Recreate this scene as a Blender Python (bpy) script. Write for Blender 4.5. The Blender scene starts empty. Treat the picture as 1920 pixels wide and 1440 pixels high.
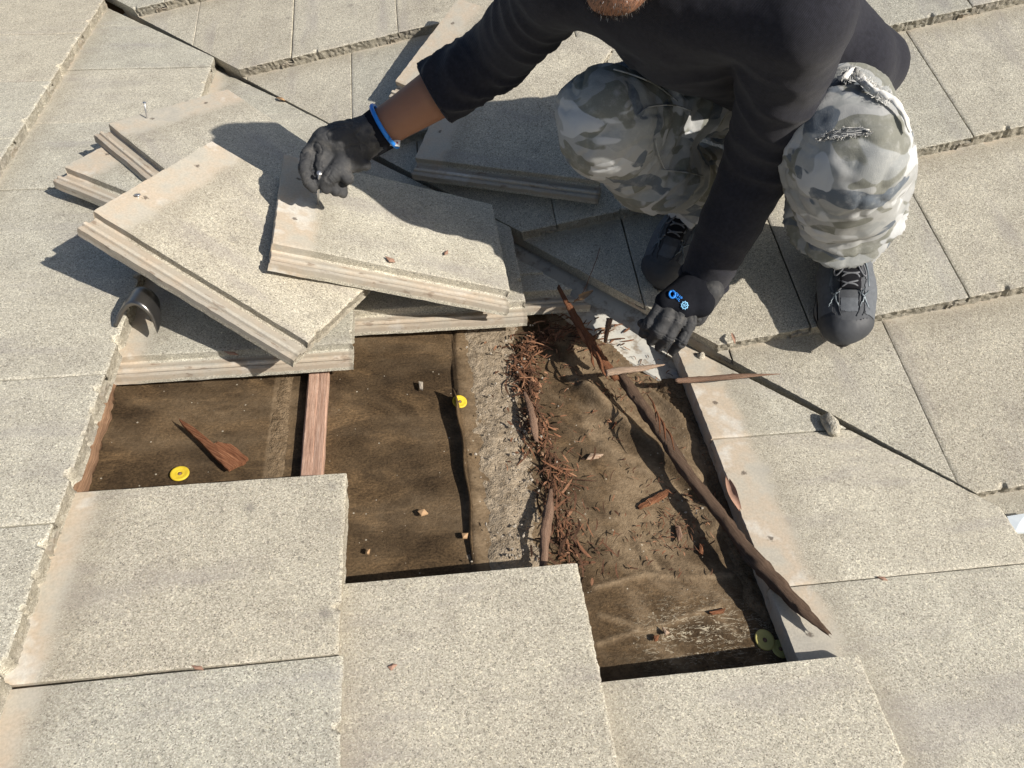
import bpy, bmesh, math, random
import numpy as np
from mathutils import Matrix, Vector

# ------------------------------------------------------------------ frames
# Everything is laid out in the frame of the near roof slope (x down the slope, y along the
# courses, z off the slope); PITCH turns that frame level at the end.
S = bpy.context.scene
RNG = random.Random(7)
NR = np.random.default_rng(7)
TH = math.radians(17.0)
PITCH = Matrix.Translation((0, 0, 3.4)) @ Matrix(((math.cos(TH), 0, math.sin(TH), 0), (0, 1, 0, 0), (-math.sin(TH), 0, math.cos(TH), 0), (0, 0, 0, 1)))

def rz(a): return np.array([[math.cos(a), -math.sin(a), 0], [math.sin(a), math.cos(a), 0], [0, 0, 1]])
def rx(a): return np.array([[1, 0, 0], [0, math.cos(a), -math.sin(a)], [0, math.sin(a), math.cos(a)]])
CAM = np.array([-.27809, -1.14701, 1.07278])
RC = rz(-.2238) @ rx(.78691) @ rz(.14781)
FPX = 1459.39
def mat4(R, t):
    m = Matrix.Identity(4)
    for i in range(3):
        for j in range(3): m[i][j] = float(R[i][j])
        m[i][3] = float(t[i])
    return m

# ------------------------------------------------------------------ camera, sky, sun
cam_data = bpy.data.cameras.new('camera'); cam = bpy.data.objects.new('camera', cam_data)
S.collection.objects.link(cam); S.camera = cam
cam_data.sensor_width = 36; cam_data.lens = FPX / 1920 * 36
cam_data.clip_start = .02; cam_data.clip_end = 500
cam.matrix_basis = PITCH @ mat4(RC, CAM)

SUN_A = Vector((-.85, .76, -1.0)).normalized()            # way the light travels, slope frame
SUN_W = (PITCH.to_3x3() @ SUN_A).normalized()
world = bpy.data.worlds.new('World'); S.world = world; world.use_nodes = True
wn = world.node_tree; bg = wn.nodes['Background']
sky = wn.nodes.new('ShaderNodeTexSky'); sky.sky_type = 'NISHITA'; sky.sun_disc = False
sky.sun_elevation = math.asin(-SUN_W.z); sky.sun_rotation = math.atan2(-SUN_W.x, -SUN_W.y)
sky.air_density = 1.0; sky.dust_density = 1.5; sky.ozone_density = 1.0
wn.links.new(sky.outputs[0], bg.inputs[0]); bg.inputs[1].default_value = .080
sun_data = bpy.data.lights.new('sun', 'SUN'); sun = bpy.data.objects.new('sun', sun_data)
S.collection.objects.link(sun)
sun_data.energy = 5.0; sun_data.angle = math.radians(.5); sun_data.color = (1.0, .935, .84)
sun.matrix_basis = SUN_W.to_track_quat('-Z', 'Y').to_matrix().to_4x4()
S.view_settings.view_transform = 'Standard'; S.view_settings.look = 'None'
S.view_settings.exposure = .24; S.view_settings.gamma = 1.0; S.view_settings.use_curve_mapping = False

# ------------------------------------------------------------------ geometry of the two slopes
RB = rz(.04863) @ rx(.27852) @ np.array([[math.cos(.30989), 0, -math.sin(.30989)], [0, 1, 0], [math.sin(.30989), 0, math.cos(.30989)]])
OB = np.array([0, 0, -.02687]); NB = RB[:, 2]
def ray(px, py): return RC @ np.array([(px - 960) / FPX, -(py - 720) / FPX, -1.0])
def A(px, py, z=.06):
    d = ray(px, py); return CAM + (z - CAM[2]) / d[2] * d
def B(px, py, h=0.):
    d = ray(px, py); return CAM + (h - NB @ (CAM - OB)) / (NB @ d) * d
def D(px, py, dep): return CAM + dep * ray(px, py)
def bw(x, y, h=0.): return OB + RB @ np.array([x, y, h])
def onplane(px, py, o, n):
    d = ray(px, py); return CAM + (n @ (o - CAM)) / (n @ d) * d
E_, W_, L_ = .3785, .305, .4535
T_ = .034
DECK = -.014

# ------------------------------------------------------------------ numpy noise
def _h(i, j, k, s):
    n = (i * 374761393 + j * 668265263 + k * 1274126177 + s * 362437) & 0xffffffff
    n = ((n ^ (n >> 13)) * 1274126177) & 0xffffffff
    return ((n ^ (n >> 16)) & 0xffff) / 65535.0
def vnoise(p, s=0):
    p = np.asarray(p, float); i = np.floor(p).astype(np.int64); f = p - i; f = f * f * (3 - 2 * f)
    r = 0
    for a in (0, 1):
        for b in (0, 1):
            for c in (0, 1):
                w = (f[..., 0] if a else 1 - f[..., 0]) * (f[..., 1] if b else 1 - f[..., 1]) * (f[..., 2] if c else 1 - f[..., 2])
                r = r + w * _h(i[..., 0] + a, i[..., 1] + b, i[..., 2] + c, s)
    return r * 2 - 1
def fbm(p, o=3, s=0):
    r = 0; a = 1.; t = 0
    for q in range(o):
        r = r + a * vnoise(np.asarray(p) * 2 ** q, s + q); t += a; a *= .5
    return r / t
def smooth(x, a, b):
    t = np.clip((x - a) / (b - a), 0, 1); return t * t * (3 - 2 * t)

# ------------------------------------------------------------------ object helpers
def link(o, parent=None):
    S.collection.objects.link(o)
    if parent: o.parent = parent
    return o
def tag(o, label=None, cat=None, group=None, kind=None):
    if label: o['label'] = label
    if cat: o['category'] = cat
    if group: o['group'] = group
    if kind: o['kind'] = kind
    return o
def mesh_obj(name, V, F, m, parent=None, sm=True, attr=None):
    me = bpy.data.meshes.new(name)
    me.from_pydata([tuple(map(float, v)) for v in V], [], [tuple(int(i) for i in f) for f in F])
    me.update()
    if sm: me.polygons.foreach_set('use_smooth', [True] * len(me.polygons))
    if m: me.materials.append(m)
    if attr is not None:
        for nm, arr in attr.items():
            a = me.attributes.new(nm, 'FLOAT', 'POINT'); a.data.foreach_set('value', np.asarray(arr, np.float32))
    return link(bpy.data.objects.new(name, me), parent)
def empty(name, loc=(0, 0, 0), parent=None):
    o = bpy.data.objects.new(name, None); o.location = [float(c) for c in loc]; return link(o, parent)
class MB:
    def __init__(s): s.v = []; s.f = []; s.a = []
    def add(s, V, F, a=None):
        n = len(s.v); s.v += [tuple(v) for v in V]; s.f += [tuple(i + n for i in f) for f in F]
        if a is not None: s.a += [a] * len(V)
    def build(s, name, m, parent=None, sm=True):
        return mesh_obj(name, s.v, s.f, m, parent, sm, {'tone': s.a} if s.a else None)
def frame(t, hint=(0, 0, 1)):
    t = t / (np.linalg.norm(t) + 1e-12); h = np.array(hint, float)
    if abs(t @ h) > .95: h = np.array([1., 0, 0])
    a = np.cross(h, t); a /= np.linalg.norm(a); return t, a, np.cross(t, a)
def resample(P, n):
    P = np.asarray(P, float)
    # Catmull-Rom through the points
    k = len(P)
    if k < 3:
        t = np.linspace(0, 1, n)[:, None]; return P[0] * (1 - t) + P[-1] * t
    Q = np.vstack([2 * P[0] - P[1], P, 2 * P[-1] - P[-2]]); out = []
    for s in np.linspace(0, k - 1, n):
        i = min(int(s), k - 2); t = s - i; a, b, c, d = Q[i:i + 4]
        out.append(.5 * ((2 * b) + (-a + c) * t + (2 * a - 5 * b + 4 * c - d) * t * t + (-a + 3 * b - 3 * c + d) * t ** 3))
    return np.array(out)
def tube(P, R, n=8, hint=(0, 0, 1), flat=1.0, rough=0, seed=0, jag=0, ang=0):
    """tube along P; flat = height / width"""
    P = np.asarray(P, float); m = len(P); R = np.broadcast_to(np.asarray(R, float), (m,))
    V = []; F = []
    for i in range(m):
        t = P[min(i + 1, m - 1)] - P[max(i - 1, 0)]; t, a, b = frame(t, hint)
        for j in range(n):
            q = 2 * math.pi * j / n + ang; r = R[i]
            if rough:
                r *= 1 + rough * (vnoise(np.array([j * 1.7, i * .12, seed * 3.1]), 3) + .5 * vnoise(np.array([j * 2.3, i * .6, seed]), 5))
            o = a * math.cos(q) * r + b * math.sin(q) * r * flat
            if jag and i in (0, m - 1): o = o + t * jag * (RNG.random() - .3) * (1 if i else -1)
            V.append(P[i] + o)
    for i in range(m - 1):
        for j in range(n): F.append((i * n + j, i * n + (j + 1) % n, (i + 1) * n + (j + 1) % n, (i + 1) * n + j))
    F.append(tuple(range(n - 1, -1, -1))); F.append(tuple((m - 1) * n + j for j in range(n)))
    return np.array(V), F
def box(c, hx, hy, hz, ax=None):
    ax = np.eye(3) if ax is None else np.asarray(ax)
    V = [np.asarray(c) + ax[0] * hx * sx + ax[1] * hy * sy + ax[2] * hz * sz for sx in (-1, 1) for sy in (-1, 1) for sz in (-1, 1)]
    return V, [(0, 1, 3, 2), (4, 6, 7, 5), (0, 4, 5, 1), (2, 3, 7, 6), (0, 2, 6, 4), (1, 5, 7, 3)]

# ------------------------------------------------------------------ signed distance bodies
def prim(a, b, ra, rb=None, k=.02, flat=None, fs=1.0, sub=False):
    return dict(a=np.asarray(a, float), b=np.asarray(b, float), ra=ra, rb=ra if rb is None else rb, k=k, flat=flat, fs=fs, sub=sub)
def sdf_mesh(prims, h, clip=None, smooth_it=2):
    lo = np.min([np.minimum(p['a'], p['b']) - max(p['ra'], p['rb']) for p in prims if not p['sub']], 0) - 3 * h
    hi = np.max([np.maximum(p['a'], p['b']) + max(p['ra'], p['rb']) for p in prims if not p['sub']], 0) + 3 * h
    n = np.ceil((hi - lo) / h).astype(int) + 1
    Df = np.ones(n, np.float32)
    for p in prims:
        rr = max(p['ra'], p['rb']) + p['k'] + 3 * h
        i0 = np.clip(np.floor((np.minimum(p['a'], p['b']) - rr - lo) / h).astype(int), 0, n); i1 = np.clip(np.ceil((np.maximum(p['a'], p['b']) + rr - lo) / h).astype(int) + 1, 0, n)
        if np.any(i1 <= i0): continue
        X, Y, Z = np.meshgrid(*[lo[q] + h * np.arange(i0[q], i1[q]) for q in range(3)], indexing='ij')
        q = np.stack([X, Y, Z], -1); ab = p['b'] - p['a']; L = ab @ ab
        t = np.clip(((q - p['a']) @ ab) / L, 0, 1) if L > 1e-12 else np.zeros(X.shape)
        d = q - (p['a'] + t[..., None] * ab)
        if p['flat'] is not None:
            f = np.asarray(p['flat'], float); f = f / np.linalg.norm(f); c = d @ f
            d = d + ((p['fs'] - 1) * c)[..., None] * f
        d = np.linalg.norm(d, axis=-1) - (p['ra'] + (p['rb'] - p['ra']) * t)
        if p['flat'] is not None and p['fs'] > 1: d = d / (.5 + .5 * p['fs'])
        s = (slice(i0[0], i1[0]), slice(i0[1], i1[1]), slice(i0[2], i1[2])); o = Df[s]; k = p['k']
        if p['sub']:
            d = -d; w = np.clip(.5 - .5 * (d - o) / k, 0, 1); w = 1 - w
            Df[s] = o * (1 - w) + d * w + k * w * (1 - w)
        else:
            w = np.clip(.5 + .5 * (o - d) / k, 0, 1); Df[s] = o * (1 - w) + d * w - k * w * (1 - w)
    if clip is not None:
        X, Y, Z = np.meshgrid(*[lo[q] + h * np.arange(n[q]) for q in range(3)], indexing='ij')
        for o, nn in clip: Df = np.maximum(Df, (X - o[0]) * nn[0] + (Y - o[1]) * nn[1] + (Z - o[2]) * nn[2]).astype(np.float32)
        for ax_ in range(3):
            sl = [slice(None)] * 3
            for e in (0, -1): sl[ax_] = e; Df[tuple(sl)] = np.maximum(Df[tuple(sl)], h)
    V, F = nets(Df, lo, h)
    return lap(V, F, smooth_it), F
def nets(Df, lo, h):
    s = Df < 0; nx, ny, nz = Df.shape
    c = np.zeros((nx - 1, ny - 1, nz - 1), np.int8)
    for a in (0, 1):
        for b in (0, 1):
            for e in (0, 1): c += s[a:nx - 1 + a, b:ny - 1 + b, e:nz - 1 + e]
    mk = (c > 0) & (c < 8); idx = -np.ones(mk.shape, np.int64); cells = np.argwhere(mk); idx[mk] = np.arange(len(cells))
    acc = np.zeros((len(cells), 3)); cnt = np.zeros(len(cells))
    cor = [(a, b, e) for a in (0, 1) for b in (0, 1) for e in (0, 1)]
    val = {q: Df[cells[:, 0] + q[0], cells[:, 1] + q[1], cells[:, 2] + q[2]] for q in cor}
    for q in cor:
        for ax in range(3):
            if q[ax] == 0:
                r = list(q); r[ax] = 1; r = tuple(r); v0, v1 = val[q], val[r]; m = (v0 < 0) != (v1 < 0)
                t = np.where(m, v0 / np.where(m, v0 - v1, 1), 0); pos = np.tile(np.array(q, float), (len(cells), 1)); pos[:, ax] += t
                acc[m] += pos[m]; cnt[m] += 1
    V = lo + h * (cells + acc / cnt[:, None]); F = []
    for ax in range(3):
        u, v = [(1, 2), (2, 0), (0, 1)][ax]
        sa = [slice(None)] * 3; sb = [slice(None)] * 3; sa[ax] = slice(0, -1); sb[ax] = slice(1, None)
        m = s[tuple(sa)] != s[tuple(sb)]; e = np.argwhere(m)
        e = e[(e[:, u] > 0) & (e[:, v] > 0) & (e[:, u] < Df.shape[u] - 1) & (e[:, v] < Df.shape[v] - 1)]
        def g(du, dv):
            q = e.copy(); q[:, u] += du; q[:, v] += dv; return idx[q[:, 0], q[:, 1], q[:, 2]]
        Q = np.stack([g(-1, -1), g(0, -1), g(0, 0), g(-1, 0)], 1); fl = ~s[e[:, 0], e[:, 1], e[:, 2]]
        Q[fl] = Q[fl][:, ::-1]; F.append(Q)
    return V, np.vstack(F)
def lap(V, F, it, lam=.5):
    F = np.asarray(F)
    e = np.vstack([F[:, [0, 1]], F[:, [1, 2]], F[:, [2, 3]], F[:, [3, 0]]])
    for _ in range(it):
        acc = np.zeros_like(V); cnt = np.zeros(len(V))
        np.add.at(acc, e[:, 0], V[e[:, 1]]); np.add.at(cnt, e[:, 0], 1)
        np.add.at(acc, e[:, 1], V[e[:, 0]]); np.add.at(cnt, e[:, 1], 1)
        V = V + lam * (acc / np.maximum(cnt, 1)[:, None] - V)
    return V
def normals(V, F):
    F = np.asarray(F); n = np.cross(V[F[:, 2]] - V[F[:, 0]], V[F[:, 3]] - V[F[:, 1]]); N = np.zeros_like(V)
    for c in range(4): np.add.at(N, F[:, c], n)
    return N / (np.linalg.norm(N, axis=1, keepdims=True) + 1e-12)

# ------------------------------------------------------------------ materials
class NT:
    def __init__(s, name, rough=.9, spec=.2):
        s.m = bpy.data.materials.new(name); s.m.use_nodes = True; s.t = s.m.node_tree; s.b = s.t.nodes['Principled BSDF']
        s.b.inputs['Roughness'].default_value = rough; s.b.inputs['Specular IOR Level'].default_value = spec
        s.tc = s.t.nodes.new('ShaderNodeTexCoord'); s.obj = s.tc.outputs['Object']
    def n(s, ty, **kw):
        q = s.t.nodes.new(ty)
        for k, v in kw.items():
            if k in q.inputs.keys() if isinstance(k, str) and k[0].isupper() else False: s.put(q.inputs[k], v)
            else: setattr(q, k, v)
        return q
    def put(s, sock, v):
        if isinstance(v, bpy.types.NodeSocket): s.t.links.new(v, sock)
        elif isinstance(v, (tuple, list)) and len(v) == 3 and sock.type == 'RGBA': sock.default_value = (*v, 1)
        else: sock.default_value = v
    def math(s, op, a, b=None, clamp=False):
        q = s.t.nodes.new('ShaderNodeMath'); q.operation = op; q.use_clamp = clamp; s.put(q.inputs[0], a)
        if b is not None: s.put(q.inputs[1], b)
        return q.outputs[0]
    def vmul(s, v, sc):
        q = s.t.nodes.new('ShaderNodeVectorMath'); q.operation = 'MULTIPLY'; s.put(q.inputs[0], v); q.inputs[1].default_value = sc; return q.outputs[0]
    def vadd(s, v, w):
        q = s.t.nodes.new('ShaderNodeVectorMath'); q.operation = 'ADD'; s.put(q.inputs[0], v); s.put(q.inputs[1], w); return q.outputs[0]
    def noise(s, v, scale, detail=2, rough=.5, dist=0):
        q = s.t.nodes.new('ShaderNodeTexNoise'); s.put(q.inputs['Vector'], v); q.inputs['Scale'].default_value = scale; q.inputs['Detail'].default_value = detail
        q.inputs['Roughness'].default_value = rough; q.inputs['Distortion'].default_value = dist; return q.outputs['Fac']
    def voro(s, v, scale, feat='F1', rnd=1.0):
        q = s.t.nodes.new('ShaderNodeTexVoronoi'); q.feature = feat; s.put(q.inputs['Vector'], v); q.inputs['Scale'].default_value = scale
        if 'Randomness' in q.inputs.keys(): q.inputs['Randomness'].default_value = rnd
        return q
    def ramp(s, f, stops, interp='LINEAR'):
        q = s.t.nodes.new('ShaderNodeValToRGB'); r = q.color_ramp; r.interpolation = interp; s.put(q.inputs[0], f)
        while len(r.elements) < len(stops): r.elements.new(.5)
        for e, (p, c) in zip(r.elements, stops): e.position = p; e.color = (*(c if isinstance(c, (tuple, list)) else (c, c, c)), 1)
        return q.outputs[0]
    def mix(s, f, a, b, mode='MIX'):
        q = s.t.nodes.new('ShaderNodeMix'); q.data_type = 'RGBA'; q.blend_type = mode; s.put(q.inputs['Factor'], f); s.put(q.inputs['A'], a); s.put(q.inputs['B'], b)
        return q.outputs['Result']
    def sstep(s, v, a, b):
        q = s.t.nodes.new('ShaderNodeMapRange'); q.interpolation_type = 'SMOOTHSTEP'; s.put(q.inputs[0], v); q.inputs[1].default_value = a; q.inputs[2].default_value = b; return q.outputs[0]
    def attr(s, nm):
        q = s.t.nodes.new('ShaderNodeAttribute'); q.attribute_name = nm; return q.outputs['Fac']
    def sep(s, v):
        q = s.t.nodes.new('ShaderNodeSeparateXYZ'); s.put(q.inputs[0], v); return q.outputs
    def bump(s, h, dist=.002, st=1.0, prev=None):
        q = s.t.nodes.new('ShaderNodeBump'); s.put(q.inputs['Height'], h); q.inputs['Distance'].default_value = dist; q.inputs['Strength'].default_value = st
        if prev: s.put(q.inputs['Normal'], prev)
        return q.outputs[0]
    def out(s, col=None, nrm=None, rough=None):
        if col is not None: s.put(s.b.inputs['Base Color'], col)
        if nrm is not None: s.put(s.b.inputs['Normal'], nrm)
        if rough is not None: s.put(s.b.inputs['Roughness'], rough)
        return s.m
def plain(name, col, rough=.6, spec=.3, metal=0, var=.15, scale=60):
    t = NT(name, rough, spec); t.b.inputs['Metallic'].default_value = metal
    n = t.noise(t.obj, scale, 3)
    c = t.mix(n, tuple(x * (1 - var) for x in col), tuple(min(1, x * (1 + var)) for x in col))
    return t.out(c, t.bump(t.noise(t.obj, scale * 4, 3), .0006, .4))

def concrete(name):
    t = NT(name, .93, .15)
    oi = t.n('ShaderNodeObjectInfo'); rnd = oi.outputs['Random']
    off = t.n('ShaderNodeCombineXYZ'); t.put(off.inputs[0], t.math('MULTIPLY', rnd, 37.)); t.put(off.inputs[1], t.math('MULTIPLY', rnd, 91.)); t.put(off.inputs[2], t.math('MULTIPLY', rnd, 17.))
    p = t.vadd(t.obj, off.outputs[0])
    v1 = t.voro(p, 640); cell = t.sep(v1.outputs['Color'])[0]
    v2 = t.voro(p, 330); cell2 = t.sep(v2.outputs['Color'])[1]
    g = t.ramp(cell, [(0, (.20, .187, .158)), (.10, (.365, .346, .296)), (.42, (.47, .447, .383)), (.75, (.552, .527, .452)), (1, (.74, .715, .63))])
    g2 = t.ramp(cell2, [(0, (.70, .70, .71)), (.07, (.95, .95, .95)), (.85, (1.01, 1.01, 1.01)), (1, (1.18, 1.17, 1.13))])
    g = t.mix(1.0, g, g2, 'MULTIPLY')
    big = t.noise(t.vmul(p, (2.2, 9, 9)), 1.6, 4, .55)
    st = t.sstep(big, .50, .72)
    g = t.mix(t.math('MULTIPLY', st, .42), g, (.33, .31, .31))
    blot = t.noise(p, 14, 4, .6); g = t.mix(1.0, g, t.ramp(blot, [(.25, (.84, .83, .82)), (.7, (1.06, 1.06, 1.04))]), 'MULTIPLY')
    tint = t.ramp(rnd, [(0, (.89, .90, .90)), (.35, (1, 1, .99)), (.7, (1.03, 1.01, .98)), (1, (.97, .94, .90))]); g = t.mix(1.0, g, tint, 'MULTIPLY')
    # grime caught under the lap above, and stray lichen-grey spots
    x_, y_, z_ = t.sep(t.obj); gl = t.math('SUBTRACT', 1.0, t.sstep(t.math('ADD', x_, t.math('MULTIPLY', t.math('SUBTRACT', t.noise(p, 30, 4, .65), .5), .09)), .085, .15), True)
    g = t.mix(t.math('MULTIPLY', gl, .34), g, (.27, .24, .19)); sp = t.voro(p, 16); spk = t.math('MULTIPLY', t.sstep(t.sep(sp.outputs['Color'])[0], .82, .98), t.math('SUBTRACT', 1.0, t.sstep(t.math('ADD', sp.outputs['Distance'], t.math('MULTIPLY', t.noise(p, 190, 3), .25)), .16, .34), True)); g = t.mix(t.math('MULTIPLY', spk, .55), g, (.20, .185, .165))
    # weather-protected head lap and side lock: bare cement paste, stained tan and white
    x, y, z = t.sep(t.obj)
    wob = t.math('MULTIPLY', t.math('SUBTRACT', t.noise(p, 22, 3), .5), .05)
    hm = t.math('SUBTRACT', 1.0, t.sstep(t.math('ADD', x, wob), .058, .088), True)
    lm = t.math('SUBTRACT', 1.0, t.sstep(y, -.0035, -.0005), True)
    lm = t.math('MULTIPLY', lm, t.sstep(z, -.029, -.024))
    mk = t.math('MAXIMUM', hm, lm)
    n1 = t.noise(p, 11, 4, .62); n2 = t.noise(p, 260, 3, .6)
    paste = t.ramp(n1, [(.25, (.40, .38, .335)), (.42, (.48, .445, .375)), (.56, (.51, .43, .335)), (.66, (.60, .57, .51)), (.8, (.43, .375, .315))])
    paste = t.mix(1.0, paste, t.ramp(n2, [(.3, (.86, .86, .86)), (.7, (1.06, 1.06, 1.06))]), 'MULTIPLY')
    rib = t.math('MULTIPLY', lm, t.sstep(z, -.0125, -.0155)); paste = t.mix(t.math('MULTIPLY', rib, .45), paste, (.27, .235, .195))
    gr = t.sstep(t.noise(t.vmul(p, (30, 90, 60)), 1.0, 4, .6), .58, .68); paste = t.mix(t.math('MULTIPLY', t.math('MULTIPLY', gr, lm), .55), paste, (.17, .115, .08))
    # two rusty nail holes in the head lap
    dx = t.math('SUBTRACT', x, .034); dy = t.math('SUBTRACT', t.math('ABSOLUTE', t.math('SUBTRACT', y, .155)), .068)
    rr = t.math('SQRT', t.math('ADD', t.math('MULTIPLY', dx, dx), t.math('MULTIPLY', dy, dy)))
    hole = t.math('SUBTRACT', 1.0, t.sstep(t.math('ADD', rr, t.math('MULTIPLY', t.math('SUBTRACT', t.noise(p, 260, 3), .5), .010)), .0022, .0062), True)
    paste = t.mix(t.math('MULTIPLY', hole, .8), paste, (.10, .08, .065))
    col = t.mix(mk, g, paste)
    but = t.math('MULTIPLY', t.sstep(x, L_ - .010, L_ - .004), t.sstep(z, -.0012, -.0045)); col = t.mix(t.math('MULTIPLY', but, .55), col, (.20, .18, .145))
    h = t.math('ADD', t.math('MULTIPLY', t.math('SUBTRACT', .6, v1.outputs['Distance']), t.math('SUBTRACT', 1.0, t.math('MULTIPLY', mk, .85))), t.math('MULTIPLY', t.noise(p, 500, 2), .5))
    return t.out(col, t.bump(h, .0010, .7))
def felt(name):
    t = NT(name, .95, .12); p = t.obj; dust = t.attr('dust'); crack = t.attr('crack')
    big = t.noise(t.vmul(p, (4.5, 9, 6)), 1.5, 6, .68, .9); fine = t.noise(t.vmul(p, (110, 150, 120)), 1.8, 4, .62); pat = t.noise(p, 7, 4, .6)
    base = t.ramp(big, [(.3, (.024, .0165, .0105)), (.5, (.062, .042, .0245)), (.70, (.160, .106, .058))])
    base = t.mix(t.math('MULTIPLY', t.sstep(pat, .42, .72), .8), base, (.102, .069, .039))
    base = t.mix(1.0, base, t.ramp(fine, [(.3, (.5, .5, .5)), (.7, (1.5, 1.47, 1.4))]), 'MULTIPLY')
    d2 = t.math('MULTIPLY', dust, t.ramp(t.noise(p, 45, 4, .65), [(.3, .45), (.65, 1.3)]), True)
    col = t.mix(d2, base, t.mix(t.noise(p, 130, 3), (.125, .086, .050), (.34, .255, .165)))
    sp = t.voro(p, 95); spk = t.math('LESS_THAN', sp.outputs['Distance'], t.math('MULTIPLY', t.sstep(t.sep(sp.outputs['Color'])[0], .80, 1.0), .16))
    col = t.mix(t.math('MULTIPLY', spk, .7), col, (.5, .45, .36))
    wv = t.noise(t.vmul(p, (22, 75, 40)), 1.4, 3, .6, 1.2); cr = t.math('LESS_THAN', t.math('ABSOLUTE', t.math('SUBTRACT', wv, .5)), .012)
    col = t.mix(t.math('MULTIPLY', t.math('MULTIPLY', cr, crack), .8), col, (.5, .44, .33))
    hh = t.math('ADD', t.math('MULTIPLY', fine, 1.0), t.math('MULTIPLY', t.noise(p, 420, 3, .65), .7))
    return t.out(col, t.bump(hh, .0022, .8))
def dirt_mat(name, c0, c1):
    t = NT(name, .97, .08); p = t.obj
    n = t.noise(p, 26, 5, .65); f = t.voro(p, 330); cell = t.sep(f.outputs['Color'])[0]
    col = t.mix(n, c0, c1); col = t.mix(1.0, col, t.ramp(t.noise(p, 85, 5, .7), [(.32, (.62, .58, .53)), (.6, (1.12, 1.1, 1.08))]), 'MULTIPLY'); col = t.mix(1.0, col, t.ramp(cell, [(0, (.82, .81, .8)), (.5, (1, 1, 1)), (1, (1.14, 1.13, 1.12))]), 'MULTIPLY')
    return t.out(col, t.bump(t.math('ADD', t.math('MULTIPLY', t.math('SUBTRACT', .6, f.outputs['Distance']), .45), t.math('MULTIPLY', t.noise(p, 95, 5, .7), 1.8)), .004, .9))
def wood(name, c0, c1, c2, scale=1.0):
    """fibres run along the u of the object: attribute 'along' metres, 'round' around"""
    t = NT(name, .82, .2); u, w = t.attr('along'), t.attr('round'); tone = t.attr('tone')
    v = t.n('ShaderNodeCombineXYZ'); t.put(v.inputs[0], t.math('MULTIPLY', u, 9. * scale)); t.put(v.inputs[1], t.math('MULTIPLY', w, 3.2 * scale)); t.put(v.inputs[2], tone)
    n = t.noise(v.outputs[0], 2.2, 6, .68, .4); n2 = t.noise(t.obj, 40, 3)
    v2 = t.n('ShaderNodeCombineXYZ'); t.put(v2.inputs[0], t.math('MULTIPLY', u, 14. * scale)); t.put(v2.inputs[1], t.math('MULTIPLY', w, 13. * scale)); t.put(v2.inputs[2], tone)
    f = t.noise(v2.outputs[0], 2.0, 4, .6)
    col = t.ramp(n, [(.28, c0), (.5, c1), (.72, c2)]); col = t.mix(1.0, col, t.ramp(f, [(.3, (.55, .53, .52)), (.62, (1.15, 1.15, 1.15))]), 'MULTIPLY')
    return t.out(col, t.bump(t.math('ADD', f, t.math('MULTIPLY', n, .6)), .0022, .9))
def shred_mat(name):
    t = NT(name, .85, .15); q = t.attr('tone')
    col = t.ramp(q, [(0, (.05, .028, .018)), (.35, (.12, .062, .038)), (.65, (.22, .105, .058)), (.85, (.36, .20, .12)), (1, (.42, .30, .20))])
    return t.out(t.mix(1.0, col, t.ramp(t.noise(t.obj, 220, 3), [(.3, (.7, .7, .7)), (.7, (1.2, 1.2, 1.2))]), 'MULTIPLY'), t.bump(t.noise(t.obj, 380, 2), .001, .6))
def cloth(name, c0, c1, rib=2600, dirx=(1, 0, 0)):
    t = NT(name, .92, .12); t.b.inputs['Sheen Weight'].default_value = .09; t.b.inputs['Sheen Roughness'].default_value = .6
    n = t.noise(t.obj, 9, 4); col = t.mix(n, c0, c1)
    u = t.attr('ribu')
    w = t.math('SINE', t.math('MULTIPLY', u, float(rib))); f = t.noise(t.obj, 420, 2)
    col = t.mix(1.0, col, t.ramp(t.noise(t.obj, 160, 3), [(.3, (.8, .8, .8)), (.7, (1.2, 1.2, 1.2))]), 'MULTIPLY')
    return t.out(col, t.bump(t.math('ADD', t.math('MULTIPLY', w, .35), f), .0004, .6))
def camo(name):
    t = NT(name, .93, .12); t.b.inputs['Sheen Weight'].default_value = .05
    p = t.obj
    def blob(sc, seed, lo, st=(.85, 1, 1.25)):
        v = t.vadd(t.vmul(p, st), (seed, seed * 1.7, seed * .6)); n = t.noise(v, sc, 1.6, .42, .55)
        return t.sstep(n, lo, lo + .022)
    col = t.mix(t.noise(p, 4, 2), (.325, .332, .335), (.38, .385, .375))
    col = t.mix(blob(14, 3.1, .52), col, (.20, .203, .178))
    col = t.mix(blob(12, 9.4, .56), col, (.30, .312, .31))
    col = t.mix(blob(15, 14.2, .60), col, (.13, .152, .18))
    col = t.mix(blob(15, 21.7, .60), col, (.50, .512, .52))
    wear = t.noise(p, 55, 4, .65); col = t.mix(t.math('MULTIPLY', t.sstep(wear, .45, .75), .35), col, (.5, .5, .49))
    w = t.noise(t.vmul(p, (1, 1, 1)), 700, 2)
    return t.out(col, t.bump(t.math('ADD', w, t.math('MULTIPLY', t.noise(p, 90, 4), .8)), .0012, .5))

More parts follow.
